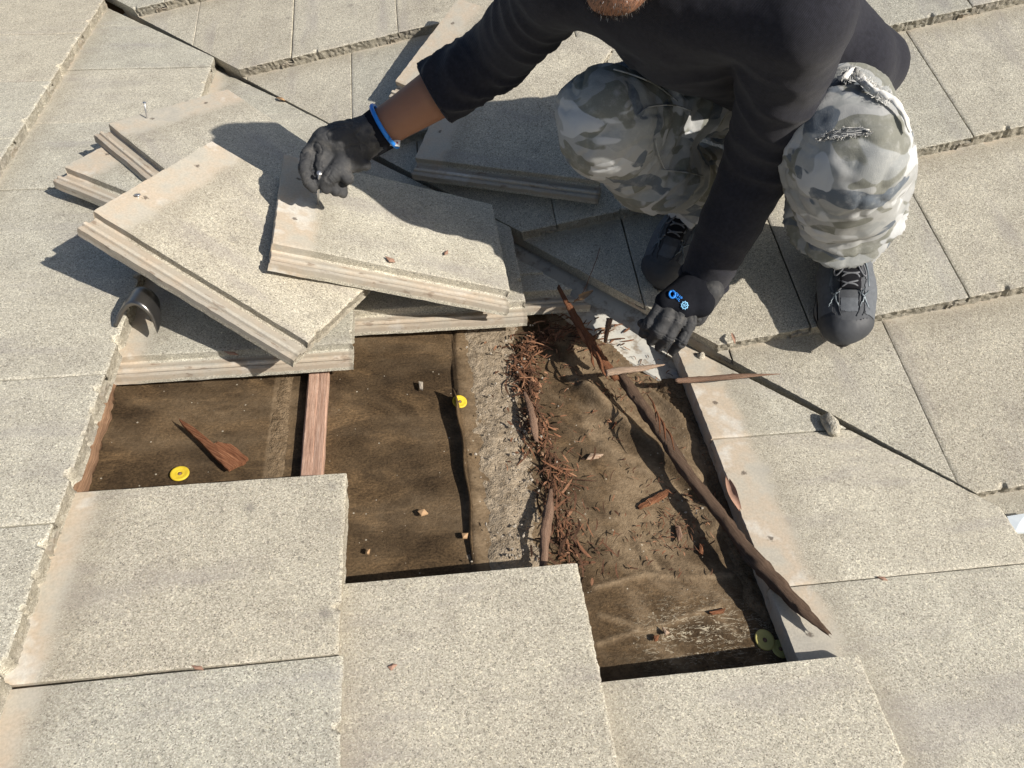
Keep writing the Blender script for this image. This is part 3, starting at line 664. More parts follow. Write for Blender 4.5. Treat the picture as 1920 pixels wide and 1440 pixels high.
def woodpiece(name, P, R, mat, n=10, hint=(0, 0, 1), flat=1.0, rough=.25, seed=0, parent=None, jag=.01, m=40, ang=0., around=1.0):
    Pr = resample(P, m); Rr = np.interp(np.linspace(0, 1, m), np.linspace(0, 1, len(R)), R)
    V, F = tube(Pr, Rr, n, hint, flat, rough, seed, jag, ang); ln = np.concatenate([[0], np.cumsum(np.linalg.norm(np.diff(Pr, axis=0), axis=1))])
    al = np.repeat(ln, n); rd = np.tile(np.abs(np.arange(n) - n / 2) * 2 * .5 * around, m)
    return mesh_obj(name, V, F, mat, parent, True, {'along': al, 'round': rd, 'tone': np.full(len(V), seed * 1.7)})
def squared(name, P0, P1, wd, th, mat, parent, seed, up=(0, 0, 1)):
    """sawn stick with slightly worn corners"""
    P0, P1 = np.array(P0, float), np.array(P1, float); t = (P1 - P0) / np.linalg.norm(P1 - P0); up = np.array(up, float); sd = np.cross(up, t); sd /= np.linalg.norm(sd); up = np.cross(t, sd)
    prof = [(-.5, -.5), (.5, -.5), (.5, .38), (.44, .5), (.1, .52), (.03, .47), (-.02, .52), (-.44, .5), (-.5, .38)]; m = 30; V = []; F = []; al = []; rd = []
    for i in range(m):
        c = P0 + (P1 - P0) * i / (m - 1)
        for j, (a, b) in enumerate(prof):
            q = c + sd * a * wd + up * b * th; q = q + (sd + up) * .0009 * fbm(np.array([i * .35, j * 3.1, seed]), 2, seed); V.append(q); al.append(np.linalg.norm(P1 - P0) * i / (m - 1)); rd.append(a * 3 + b)
    n = len(prof)
    for i in range(m - 1):
        for j in range(n): F.append((i * n + j, i * n + (j + 1) % n, (i + 1) * n + (j + 1) % n, (i + 1) * n + j))
    F.append(tuple(range(n - 1, -1, -1))); F.append(tuple((m - 1) * n + j for j in range(n)))
    o = mesh_obj(name, V, F, mat, parent, True, {'along': al, 'round': rd, 'tone': [seed] * len(V)}); o.data.set_sharp_from_angle(angle=math.radians(35)); return o
z0 = DECK + .001
squared('batten', A(603, 640, z0 + .011), A(583, 920, z0 + .011), .038, .022, M['batten'], roof, 3)
woodpiece('batten', [A(208, 690, .0), A(190, 760, .002), A(165, 850, 0), A(140, 930, 0)], [.017, .020, .019, .018], M['oldwood'], 8, flat=.7, rough=.35, seed=5, parent=roof)

# ------------------------------------------------------------------ wood and litter in the opening
def top(o, label, cat, group=None): return tag(o, label, cat, group)
br = woodpiece('split_branch', [A(1163, 703, .034), A(1200, 755, .033), A(1240, 812, .030), (A(1290, 890, .030)), A(1345, 958, .034), A(1400, 1030, .042), A(1450, 1085, .050), A(1505, 1143, .056), A(1553, 1187, .060)],
               [.010, .011, .0112, .0108, .0108, .0115, .0128, .0128, .0105, .003], M['branch'], 14, flat=.75, rough=.42, seed=4, jag=.014, m=90)
top(br, 'long dark brown split branch lying slantwise across the opening to the tile ends', 'branch')
sp = woodpiece('wood_splinter', [A(1050, 543, .07), A(1075, 590, .06), A(1105, 640, .05), A(1130, 680, .045), A(1152, 705, .043)], [.004, .0065, .0095, .0095, .007], M['redwood'], 9, flat=.75, rough=.5, seed=9, jag=.02, m=40)
top(sp, 'reddish frayed split of wood pointing up from the opening towards the tiles', 'splinter')
for q in range(5):
    a = np.array([1085, 605]) + NR.uniform(-6, 10, 2) + q * np.array([9, 17]); e = a + np.array([22, 52]) * NR.uniform(.5, 1.1) + NR.uniform(-7, 7, 2)
    woodpiece('fibre', [A(*a, .066), A(*((a + e) / 2 + NR.uniform(-4, 4, 2)), .07), A(*e, .06)], [.001, .003, .001], M['redwood'], 5, rough=.4, seed=20 + q, parent=sp, m=12)
for q in range(4):
    a = np.array([1215, 742]) + q * np.array([9, 18.]); e = a + np.array([18, 46]) + NR.uniform(-5, 5, 2)
    woodpiece('fibre', [A(*a, .06), A(*((a + e) / 2 + np.array([4, -4])), .068), A(*e, .06)], [.001, .0022, .001], M['redwood'], 5, rough=.4, seed=30 + q, parent=br, m=12)
top(woodpiece('stick', [A(1137, 699, .066), A(1165, 694, .07), A(1205, 690, .074), A(1243, 684, .077)], [.0075, .0075, .007, .002], M['palewood'], 8, flat=.7, rough=.3, seed=6, jag=.006), 'short pale pinkish stick lying across the top of the long branch', 'stick')
top(woodpiece('stick', [A(1268, 714, .05), A(1310, 711, .055), A(1380, 706, .078), A(1462, 701, .088)], [.006, .0065, .0055, .0008], M['stick'], 8, flat=.8, rough=.25, seed=7, jag=.006), 'slim pointed brown stick bridging onto the tile right of the opening', 'stick')
top(woodpiece('stick', [A(1143, 598, .07), A(1139, 618, .05), A(1135, 641, .02)], [.0065, .007, .006], M['stick'], 7, flat=.6, rough=.2, seed=8, jag=.003), 'short flat grey-brown stake standing by the pale metal', 'stick')
top(woodpiece('bark_strip', [A(983, 735, .012), A(995, 765, .02), A(1000, 795, .02), A(1006, 828, .012)], [.003, .0075, .008, .003], M['stick'], 8, flat=.55, rough=.35, seed=12, jag=.006), 'smooth grey-brown bark strip among shreds, nearer the top of the litter', 'bark strip')
top(woodpiece('bark_strip', [A(1033, 918, .012), A(1030, 950, .022), A(1023, 1000, .026), A(1019, 1062, .02)], [.004, .0078, .0085, .006], M['stick'], 8, flat=.6, rough=.3, seed=13, jag=.006), 'curved dark bark strip running under the tile at the lower end', 'bark strip')
# flat chip of redwood on the felt left
cp = [A(335, 784, .01), A(362, 800, .012), A(398, 834, .012), A(408, 828, .02), A(432, 832, .022), A(465, 858, .016), A(455, 868, .008), A(428, 880, .006), A(408, 862, .006), A(362, 815, .006)]
def slab(name, P, th, mat, seed, parent=None, tone=0.):
    P = np.array(P); c = P.mean(0); n = len(P); rows = []
    ax = P[np.argmax(np.linalg.norm(P - P[0], axis=1))] - P[0]; ax = ax / np.linalg.norm(ax); sd = np.cross([0, 0, 1], ax)
    if n >= 6:
        Q = []
        for i in range(n):
            a, b = P[i], P[(i + 1) % n]
            for f in (0, .33, .67): Q.append(a * (1 - f) + b * f + (NR.normal(0, .0011, 3) * np.array([1, 1, .5]) if f else 0))
        P = np.array(Q); n = len(P)
    V = [*P, *(P - np.array([0, 0, th])), c + np.array([0, 0, .002]), c - np.array([0, 0, th])]
    F = [(i, (i + 1) % n, 2 * n) for i in range(n)] + [(n + (i + 1) % n, n + i, 2 * n + 1) for i in range(n)] + [(i, n + i, n + (i + 1) % n, (i + 1) % n) for i in range(n)]
    V = np.array(V); return mesh_obj(name, V, F, mat, parent, False, {'along': (V - c) @ ax, 'round': (V - c) @ sd * 60, 'tone': np.full(len(V), seed * 1.3)})
top(slab('wood_chip', cp, .007, M['redwood'], 2), 'flat hooked brown wood chip lying on the dark felt', 'wood chip')
chips = [([(1255, 918), (1240, 922), (1215, 935), (1196, 950), (1203, 953), (1225, 943), (1252, 928)], 'bright orange-brown torn splinter lying on the felt left of the branch', M['redwood']),
         ([(1160, 775), (1172, 770), (1160, 790), (1148, 803)], 'small dark wood sliver on the ridge of felt', M['redwood']),
         ([(1108, 850), (1132, 851), (1122, 858), (1100, 860)], 'small tan sliver right of the bark litter', M['palewood']),
         ([(1266, 985), (1275, 985), (1280, 1005), (1272, 1015)], 'dark upright sliver stuck near the branch shadow', M['stick']),
         ([(1312, 1019), (1320, 1020), (1318, 1040), (1311, 1036)], 'small orange chip left of the valley mud', M['redwood']),
         ([(1330, 1147), (1360, 1140), (1358, 1148), (1335, 1151)], 'thin brown chip on the light crease of felt', M['redwood']),
         ([(1242, 1175), (1256, 1186), (1248, 1190)], 'tiny pinkish flake above the lower tile row', M['palewood']),
         ([(1226, 1192), (1236, 1190), (1234, 1200), (1228, 1201)], 'tiny orange flake beside the pinkish flake', M['redwood']),
         ([(783, 958), (795, 954), (803, 962), (790, 966)], 'small orange leaf flake in the middle of the dark felt', M['leaftan']),
         ([(866, 1000), (878, 999), (876, 1008), (868, 1008)], 'small orange flake against the lap of felt', M['leaftan']),
         ([(687, 1030), (694, 1029), (692, 1038), (688, 1037)], 'tiny brown flake near the foreground tile corner', M['leaftan']),
         ([(785, 715), (793, 716), (793, 730), (787, 728)], 'small grey leaf bit on the felt near the yellow cap', M['pebble'])]
for pts, lab, m in chips:
    P = [A(x, y, DECK + .010 + .004 * RNG.random()) for x, y in pts]; top(slab('chip', P, .0035, m, RNG.randrange(50)), lab, 'chip')
# flakes lying on tiles
def At(px, py, xb, off=.002): return onplane(px, py, np.array([xb, 0, .07 + off]), np.array([-sn, 0, cs]))
for (pts, z, lab) in [([(722, 480), (738, 485), (741, 491), (730, 490)], None, 'dark red leaf flake near the ribbed edge of the topmost loose tile'), ([(833, 473), (840, 468), (840, 475), (834, 477)], None, 'tiny brown flake above the red flake on the topmost loose tile')]:
    o_ = np.array(T1.translation); n_ = np.array(T1.to_3x3() @ Vector((0, 0, 1)))
    P = [onplane(x, y, o_ + n_ * .006, n_) for x, y in pts]; top(slab('leaf_flake', P, .0015, M['leafdry'], 3), lab, 'leaf')
for (pts, z, lab) in [([(727, 1250), (738, 1244), (745, 1246), (733, 1257)], 0., 'brown leaf flake in the middle of the foreground tile'), ([(358, 1247), (378, 1249), (382, 1256), (365, 1254)], -.342, 'dark crumb caught in the joint of the left foreground tiles'),
                      ([(420, 658), (440, 660), (447, 665), (430, 664)], -.36, 'brown flake on the ribbed edge under the slanting loose tile'), ([(1645, 1081), (1657, 1081), (1665, 1088), (1656, 1087)], .757, 'orange flake in the joint of the right hand tiles')]:
    P = [At(x, y, z) for x, y in pts]; top(slab('leaf_flake', P, .0015, M['leafdry'], 3), lab, 'leaf')
def leaf(name, pts, wd, curl, mat):
    P = resample(pts, 14); V = []; F = []
    for i, p in enumerate(P):
        t = P[min(i + 1, 13)] - P[max(i - 1, 0)]; t, a, b = frame(t); w_ = wd * math.sin(math.pi * min(.97, max(.05, i / 13))) ** .7
        for q in np.linspace(-1, 1, 7): V.append(p + a * w_ * math.sin(q * curl) / curl + b * w_ * (1 - math.cos(q * curl)) / curl)
    V = np.array(V); n = len(V); V = np.vstack([V, V - np.array([0, 0, .0009])])
    for i in range(13):
        for j in range(6):
            k = i * 7 + j; F.append((k, k + 7, k + 8, k + 1)); F.append((n + k, n + k + 1, n + k + 8, n + k + 7))
    return mesh_obj(name, V, F, mat)
top(leaf('curled_leaf', [A(1362, 893, .03), A(1368, 915, .036), A(1375, 935, .04), (A(1390, 962, .03))], .011, 1.2, M['leafdry']), 'curled pinkish dry leaf in the shaded gap by the tile ends', 'leaf')
top(leaf('curled_leaf', [B(1258, 0, 0) * 0 + B(1372, 624, .006), B(1375, 634, .012), B(1378, 644, .008)], .004, 1.0, M['leafdry']), 'brown leaf bit on the sunlit corner beside the gloved hand', 'leaf')
top(leaf('curled_leaf', [At(518, 183, -.342, .003), At(527, 186, -.342, .007), At(536, 190, -.342, .002)], .006, 1.1, M['leaftan']), 'orange leaf in the valley gap above the stacked tiles', 'leaf')
top(leaf('curled_leaf', [A(1078, 565, .07), A(1090, 560, .085), A(1112, 545, .08)], .010, 1.2, M['leaftan']), 'tan crumpled leaf lying behind the reddish split of wood', 'leaf')
stalk = [B(1075, 568, .0), B(1095, 545, .01), B(1105, 520, .016), B(1117, 490, .02), B(1125, 465, .012)]
V_, F_ = tube(resample(stalk, 20), .0009, 5); top(mesh_obj('dry_stalk', V_, F_, M['stick']), 'thin curved dry stalk rising from the tan crumpled leaf', 'stalk')

# shreds of bark and grit
mb = MB(); spine = Axy([(1075, 625), (1020, 640), (985, 665), (978, 700), (990, 730), (1000, 800), (1015, 840), (1040, 890), (1045, 930), (1058, 980), (1062, 1040), (1080, 1070)]); wid = np.interp(np.arange(12), [0, 3, 6, 8, 11], [.022, .018, .022, .03, .026])
def shred(c, ln, ang, wd, z, tone, curl, tilt):
    n = 7; a = np.array([math.cos(ang), math.sin(ang), 0]); s_ = np.array([-a[1], a[0], 0]); V = []; F = []
    for i in range(n):
        t = i / (n - 1) - .5; p = np.array([*c, z]) + a * ln * t + s_ * curl * ln * (t * t - .1) + np.array([0, 0, tilt * t * ln + .05 * ln * (1 - 4 * t * t)]); w_ = wd * (1 - abs(2 * t) ** 3 * .7); tw = t * 1.4 * curl
        for q in (-1, 1): V.append(p + (s_ * math.cos(tw) + np.array([0, 0, math.sin(tw)])) * w_ * q * .5)
        V.append(p + np.array([0, 0, -wd * .45]))
    for i in range(n - 1):
        for j in range(3): F.append((i * 3 + j, i * 3 + (j + 1) % 3, i * 3 + 3 + (j + 1) % 3, i * 3 + 3 + j))
    mb.add(V, F, tone)
for q in range(430):
    s_ = NR.uniform(0, len(spine) - 1); i = int(s_); f = s_ - i; i2 = min(i + 1, len(spine) - 1); c = spine[i] * (1 - f) + spine[i2] * f; w_ = wid[i]
    c = c + NR.normal(0, w_ * (.5 if NR.random() < .7 else 1.25), 2); d_ = spine[i2] - spine[i]; base = math.atan2(d_[1], d_[0]) if i2 != i else 0
    big = NR.random() < .22
    shred(c, NR.uniform(.03, .065) if big else NR.uniform(.010, .030), base + NR.normal(0, .75), NR.uniform(.0022, .0046) if big else NR.uniform(.0009, .0026), DECK + .010 + abs(NR.normal(0, .009)), NR.beta(1.7, 2.9), NR.uniform(-.5, .5), NR.uniform(-.3, .3))
for q in range(380):
    x, y = NR.choice([0, 0, 0, 1, 2]), 0
    px = [NR.uniform(1010, 1340), NR.normal(1160, 40), NR.normal(1260, 30)][x]; py = [NR.uniform(640, 1090), NR.normal(735, 25), NR.normal(985, 35)][x]
    shred(A(px, py, DECK)[:2], NR.uniform(.005, .018), NR.uniform(0, 6.3), NR.uniform(.0010, .0028), DECK + NR.uniform(.008, .014), NR.beta(2, 2.6), NR.uniform(-.5, .5), NR.uniform(-.2, .2))
for q in range(60):
    shred(A(NR.normal(1110, 45), NR.normal(622, 14), .01)[:2], NR.uniform(.012, .034), NR.normal(.4, .4), NR.uniform(.002, .005), DECK + NR.uniform(.006, .018), NR.beta(2.6, 2), NR.uniform(-.4, .4), NR.uniform(-.2, .2))
for q in range(560):                                     # flat broken flakes among the fibres
    s_ = min(NR.gamma(2.2, 1.7), len(spine) - 1.01); i = int(s_); f = s_ - i; c = spine[i] * (1 - f) + spine[i + 1] * f + NR.normal(0, wid[i] * (.6 if NR.random() < .7 else 1.5), 2)
    shred(c, NR.uniform(.006, .018), NR.uniform(0, 6.3), NR.uniform(.0018, .005), DECK + NR.uniform(.009, .022), NR.beta(2.2, 2.2), NR.uniform(-.25, .25), NR.uniform(-.5, .5))
tag(mb.build('bark_shreds', M['shred'], None, False), 'trail of shredded reddish bark litter down the middle of the opening', None, None, 'stuff')
mb = MB()
ico = None
bm = bmesh.new(); bmesh.ops.create_icosphere(bm, subdivisions=1, radius=1); iv = np.array([v.co[:] for v in bm.verts]); if_ = [tuple(v.index for v in f.verts) for f in bm.faces]; bm.free()
for q in range(260):
    m_ = NR.random()
    if m_ < .7: c = A(NR.normal(965, 32), NR.uniform(600, 1065), DECK); r_ = abs(NR.normal(.0010, .0009)) + .0006
    elif m_ < .85: c = A(NR.normal(1300, 40) , NR.uniform(700, 1000), DECK); r_ = abs(NR.normal(.0012, .0009)) + .0007
    else: c = A(NR.uniform(630, 1330), NR.uniform(640, 1180), DECK); r_ = NR.uniform(.0006, .0013)
    mb.add(iv * r_ * NR.uniform(.6, 1.2, 3) * (1 + .25 * NR.normal(size=(len(iv), 1))) + c + np.array([0, 0, .006 + (.012 if m_ < .7 else .004)]), if_)
tag(mb.build('gravel', M['pebble'], None, False), 'scattered pale grit and pebbles on the dirt and felt', None, None, 'stuff')

# broken concrete bits in the valley
def rock(name, c, r, mat, seed, sc=(1, 1, .7)):
    bm = bmesh.new(); bmesh.ops.create_icosphere(bm, subdivisions=3, radius=1)
    V = np.array([v.co[:] for v in bm.verts]); F = [tuple(v.index for v in f.verts) for f in bm.faces]; bm.free()
    V = V * (1 + .35 * fbm(V * 1.3, 3, seed))[:, None] * np.array(sc) * r; return mesh_obj(name, V + np.asarray(c), F, mat, None, True)
M['chip'] = dirt_mat('broken_concrete', (.42, .40, .34), (.58, .56, .49))
top(rock('concrete_chunk', A(1558, 796, .062), .019, M['chip'], 4, (.75, 1.25, .8)), 'pale broken concrete chunk wedged in the valley joint right of the opening', 'concrete chunk')
top(rock('concrete_chunk', B(1312, 672, -.03), .011, M['chip'], 6, (.9, .9, 1.4)), 'small whitish concrete bit under the sunlit tile corner by the shoe', 'concrete chunk')
wpv = [A(1888, 968, .062), A(1925, 962, .064), A(1925, 998, .066), A(1902, 998, .066)]
top(slab('metal_scrap', wpv, .004, M['white'], 1), 'white metal scrap at the right edge of the picture', 'metal scrap')

# plastic cap nails
def capnail(px, py, z, r, mat, label, tilt=(0, 0)):
    t = empty('cap_nail', A(px, py, z)); t.rotation_euler = (tilt[0], tilt[1], RNG.random() * 3); tag(t, label, 'cap nail', 'plastic cap nails on the felt')
    prof = [(.22, .0006), (.30, .0014), (.42, .0008), (.60, .0010), (.80, .0020), (.93, .0018), (1.0, .0008), (1.0, -.0006), (.22, -.0006)]; V = []; F = []; n = 28
    for i in range(n):
        q = 2 * math.pi * i / n
        for a, h in prof: V.append((r * a * math.cos(q), r * a * math.sin(q), h))
    k = len(prof)
    for i in range(n):
        for j in range(k): F.append((i * k + j, ((i + 1) % n) * k + j, ((i + 1) % n) * k + (j + 1) % k, i * k + (j + 1) % k))
    mesh_obj('cap', V, F, mat, t)
    V = [(r * .2 * math.cos(q * .785), r * .2 * math.sin(q * .785), h) for h in (-.002, .0011) for q in range(8)]
    mesh_obj('nail_head', V, [tuple(range(8, 16))] + [(q, (q + 1) % 8, 8 + (q + 1) % 8, 8 + q) for q in range(8)], M['stick'], t)
    return t
capnail(337, 888, DECK + .004, .0155, M['yellow'], 'bright yellow plastic cap at the edge of the left foreground tile')
capnail(862, 753, DECK + .014, .0140, M['yellow'], 'yellow plastic cap on the lap of the felt mid opening', (.15, -.2))
capnail(1434, 1200, DECK + .007, .0165, M['paleyellow'], 'pale yellow half-lit plastic cap low in the opening, the sunnier of two', (0, -.2))
capnail(1464, 1217, DECK + .003, .0150, M['paleyellow'], 'pale yellow plastic cap in the shade of the tile end corner')

# nails
def nail(base, tip_to_head, ln, label, group=None, rh=.0042, rs=.0016):
    t = empty('nail', base); d = np.array(tip_to_head, float); d /= np.linalg.norm(d); t.rotation_euler = Vector(d).to_track_quat('Z', 'Y').to_euler(); tag(t, label, 'nail', group)
    V, F = tube(np.array([[0, 0, 0], [0, 0, .004], [0, 0, ln - .0015]]), [.0003, rs, rs], 10, (1, 0, 0)); mesh_obj('shank', V, F, M['nail'], t)
    V, F = tube(np.array([[0, 0, ln - .0016], [0, 0, ln - .0012], [0, 0, ln]]), [rh * .8, rh, rh * .9], 14, (1, 0, 0)); mesh_obj('head', V, F, M['nail'], t); return t
n4 = np.array(T4.to_3x3() @ Vector((0, 0, 1))); o4 = np.array(T4.translation)
nail(onplane(275, 222, o4, n4) - n4 * .004, n4 + np.array([.10, -.05, 0]), .044, 'thin nail standing upright in a loose tile')
n3 = np.array(T3.to_3x3() @ Vector((0, 0, 1))); o3 = np.array(T3.translation)
nail(onplane(262, 374, o3, n3) - n3 * .02, n3 + np.array([-.2, .3, 0]), .026, 'flat nail head sitting low in the slanting tile', rh=.0058)
n1 = np.array(T1.to_3x3() @ Vector((0, 0, 1))); o1 = np.array(T1.translation)
NAIL_TIP = onplane(595, 383, o1, n1); NAIL_HEAD = D(599, 324, 1.385)
nail(NAIL_TIP, NAIL_HEAD - NAIL_TIP, float(np.linalg.norm(NAIL_HEAD - NAIL_TIP)), 'shiny nail pinched between the fingers of the gloved hand', rh=.0050, rs=.0025)

# curved steel bar claw poking out from under the left tiles
ap = resample([A(216, 612, .075), A(226, 590, .098), A(240, 573, .120), A(256, 571, .128), A(274, 583, .118), A(287, 602, .098), A(295, 624, .076)], 36); V = []; F = []
dp = np.array([.10, .995, .0]); k = 5
for i, p in enumerate(ap):
    t = ap[min(i + 1, 35)] - ap[max(i - 1, 0)]; t /= np.linalg.norm(t); nn = np.cross(t, dp); nn /= np.linalg.norm(nn); nn = nn if nn[2] > -.2 else -nn; w_ = .046 * (1 if i < 26 else 1 - .75 * ((i - 26) / 9) ** 1.5); th = .0035 if i < 22 else .0035 * (1 - .8 * (i - 22) / 13)
    for (a, b) in ((0, -1), (0, 1), (.12, 1.25), (.88, 1.25), (1, 1), (1, -1)): V.append(p + dp * w_ * (a + .0) + nn * th * b)
k = 6
for i in range(35):
    for j in range(k): F.append((i * k + j, i * k + (j + 1) % k, (i + 1) * k + (j + 1) % k, (i + 1) * k + j))
F.append(tuple(range(k - 1, -1, -1))); F.append(tuple(35 * k + j for j in range(k)))
top(mesh_obj('pry_bar_claw', V, F, M['steel']), 'curved dark steel pry bar claw poking out from under the left tiles', 'pry bar')

# ------------------------------------------------------------------ the man
UP = np.array([-.292, 0, .957]); CR, CU, CB = RC[:, 0], RC[:, 1], RC[:, 2]
J = dict(pel=(.50, .28, .47), hipL=(.575, .245, .485), hipR=(.425, .315, .455), kneeL=(.405, -.165, .545), kneeR=(.085, .045, .478), ankL=(.612, .055, .275), ankR=(.366, .221, .248),
         shL=(.250, -.150, .735), shR=(-.005, .085, .690), elL=(.335, -.046, .483), wrL=(.308, -.040, .215), elR=(-.072, .262, .492), wrR=(-.286, .256, .338))
_w = CAM - np.array(J['wrR']); J['wrR'] = tuple(np.array(J['wrR']) + _w / np.linalg.norm(_w) * .026)
J = {k: np.array(v, float) for k, v in J.items()}
CHEST = np.array([.185, .045, .675]); BELLY = np.array([.36, .18, .60]); NECK = np.array([.105, -.035, .765])
person = empty('person', bw(.45, .12, -.01))
tag(person, 'man in charcoal knit shirt and faded camouflage trousers squatting, one gloved hand at a nail', 'person')
def child(name, V, F, m, parent=None, **at):
    par = parent or person; o = mesh_obj(name, V, F, m, None, True, at or None); o.parent = par
    # keep coordinates in the slope frame
    if par is person: o.matrix_parent_inverse = Matrix.Translation(-person.location)
    return o
# head
fw = -.62 * CR - .22 * CU + .76 * CB; fw /= np.linalg.norm(fw); hu = CU * .95 + CB * .25 + CR * .10; hu -= (hu @ fw) * fw; hu /= np.linalg.norm(hu); hr = np.cross(fw, hu)
CHIN = D(1143, 17, .985); HC = CHIN - fw * .062 + hu * .118
def hp(f, u, r): return HC + fw * f + hu * u + hr * r
head = [prim(hp(-.03, .045, 0), hp(.02, .045, 0), .078, k=.02), prim(hp(.02, .02, 0), hp(.045, -.03, 0), .064, .052, k=.02), prim(hp(.045, -.04, 0), hp(.058, -.098, 0), .047, .024, k=.02),
        prim(hp(-.01, -.03, .055), hp(.05, -.098, .018), .022, .022, k=.02), prim(hp(-.01, -.03, -.055), hp(.05, -.098, -.018), .022, .022, k=.02),
        prim(hp(.092, .018, 0), hp(.112, -.022, 0), .009, .013, k=.012), prim(hp(.102, -.026, .013), hp(.102, -.026, -.013), .008, k=.006),
        prim(hp(.084, -.058, .018), hp(.092, -.056, 0), .006, .0085, k=.006), prim(hp(.084, -.058, -.018), hp(.092, -.056, 0), .006, .0085, k=.006),
        prim(hp(.080, -.072, .014), hp(.088, -.072, 0), .007, .0095, k=.006), prim(hp(.080, -.072, -.014), hp(.088, -.072, 0), .007, .0095, k=.006),
        prim(hp(.075, .040, .045), hp(.086, .040, .01), .012, k=.012), prim(hp(.075, .040, -.045), hp(.086, .040, -.01), .012, k=.012),
        prim(hp(.088, .018, .032), hp(.090, .018, .032), .013, k=.006, sub=True), prim(hp(.088, .018, -.032), hp(.090, .018, -.032), .013, k=.006, sub=True),
        prim(hp(-.015, .03, .077), hp(-.005, -.015, .074), .014, .009, k=.006), prim(hp(-.015, .03, -.077), hp(-.005, -.015, -.074), .014, .009, k=.006)]
bp = [prim(J['pel'], BELLY, .105, .10, k=.05), prim(BELLY, CHEST, .10, .105, k=.05), prim(J['shL'], J['shR'], .05, k=.05), prim(CHEST, NECK, .07, .055, k=.04), prim(NECK, hp(-.02, -.02, 0), .052, .055, k=.02)]
for s in 'LR':
    bp += [prim(J['sh' + s], J['el' + s], .045, .04, k=.03), prim(J['hip' + s], J['knee' + s], .075, .052, k=.04), prim(J['knee' + s], J['ank' + s], .05, .036, k=.02), prim(J['hip' + s], J['pel'], .08, k=.04),
           prim(J['ank' + s], J['ank' + s] + (np.array([-.01, -.07, -.06]) if s == 'L' else np.array([-.03, -.05, -.055])), .030, .018, k=.02)]
fa = J['wrR'] - J['elR']
bp += [prim(J['elR'], J['elR'] + fa * .35, .044, .049, k=.008), prim(J['elR'] + fa * .35, J['wrR'] - fa * .05, .049, .035, k=.008), prim(J['wrR'] - fa * .08, J['wrR'] + fa * .10, .034, .028, k=.006), prim(J['elL'], J['wrL'], .04, .030, k=.02), prim(J['wrL'], J['wrL'] + np.array([-.02, -.03, -.045]), .028, .024, k=.01)]
V, F = sdf_mesh(bp + head, .0042, None, 2)
body = child('body', V, F, M['skin'])
# beard and hair
N_ = normals(V, F); rel = (V - HC); f_, u_, r_ = rel @ fw, rel @ hu, rel @ hr
cand = np.where((f_ > -.02) & (u_ < -.045) & (u_ > -.145) & (N_ @ (fw * .6 - hu * .55 + hr * 0) > .05) & ~((np.abs(r_) < .024) & (u_ > -.082) & (u_ < -.048)) & (np.abs(u_ + .09) < .06))[0]
mb = MB(); mg = MB()
for i in NR.choice(cand, min(4200, len(cand) * 4)):
    p = V[i] + NR.normal(0, .0016, 3); d = N_[i] * .35 - hu * .9 + NR.normal(0, .25, 3); d /= np.linalg.norm(d); s_ = np.cross(d, N_[i]); s_ /= np.linalg.norm(s_) + 1e-9; ln = NR.uniform(.003, .007)
    (mg if NR.random() < .05 else mb).add([p - s_ * .00035, p + s_ * .00035, p + d * ln], [(0, 1, 2)])
b_ = child('beard', mb.v, mb.f, M['beard']); child('grey_beard_hairs', mg.v, mg.f, M['fray'])
hv = [prim(hp(-.035, .055, 0), hp(.012, .062, 0), .083, k=.02), prim(hp(-.06, .0, 0), hp(-.05, -.03, 0), .06, .05, k=.03)]
V2, F2 = sdf_mesh(hv, .006, [(hp(.045, .055, 0), fw * .9 - hu * .35)], 2); V2 = V2 + normals(V2, F2) * (.004 * fbm(V2 * 60, 3, 4))[:, None]; child('hair', V2, F2, M['hair'])
V2, F2 = sdf_mesh([prim(hp(.0835, -.0725, .013), hp(.0925, -.0725, 0), .0058, .0082, k=.004), prim(hp(.0835, -.0725, -.013), hp(.0925, -.0725, 0), .0058, .0082, k=.004)], .002, None, 2); child('lower_lip', V2, F2, M['lip'])
for q in (1, -1):
    V2, F2 = sdf_mesh([prim(hp(.076, .016, .032 * q), hp(.0761, .016, .032 * q), .0112)], .0025, None, 1); ey = child('eye', V2, F2, M['eye'])
    V2, F2 = sdf_mesh([prim(hp(.0845, .013, .032 * q), hp(.0846, .013, .032 * q), .0045)], .0012, None, 1); child('iris', V2, F2, M['hair'], ey)
    V2, F2 = sdf_mesh([prim(hp(.0785, .0235, .032 * q + .012), hp(.0815, .0245, .032 * q - .012), .0088, k=.004)], .0025, None, 1); child('eyelid', V2, F2, M['skin'])
    V2, F2 = sdf_mesh([prim(hp(.088, .041, .046 * q), hp(.097, .043, .016 * q), .004)], .0022, None, 1); child('eyebrow', V2, F2, M['beard'])

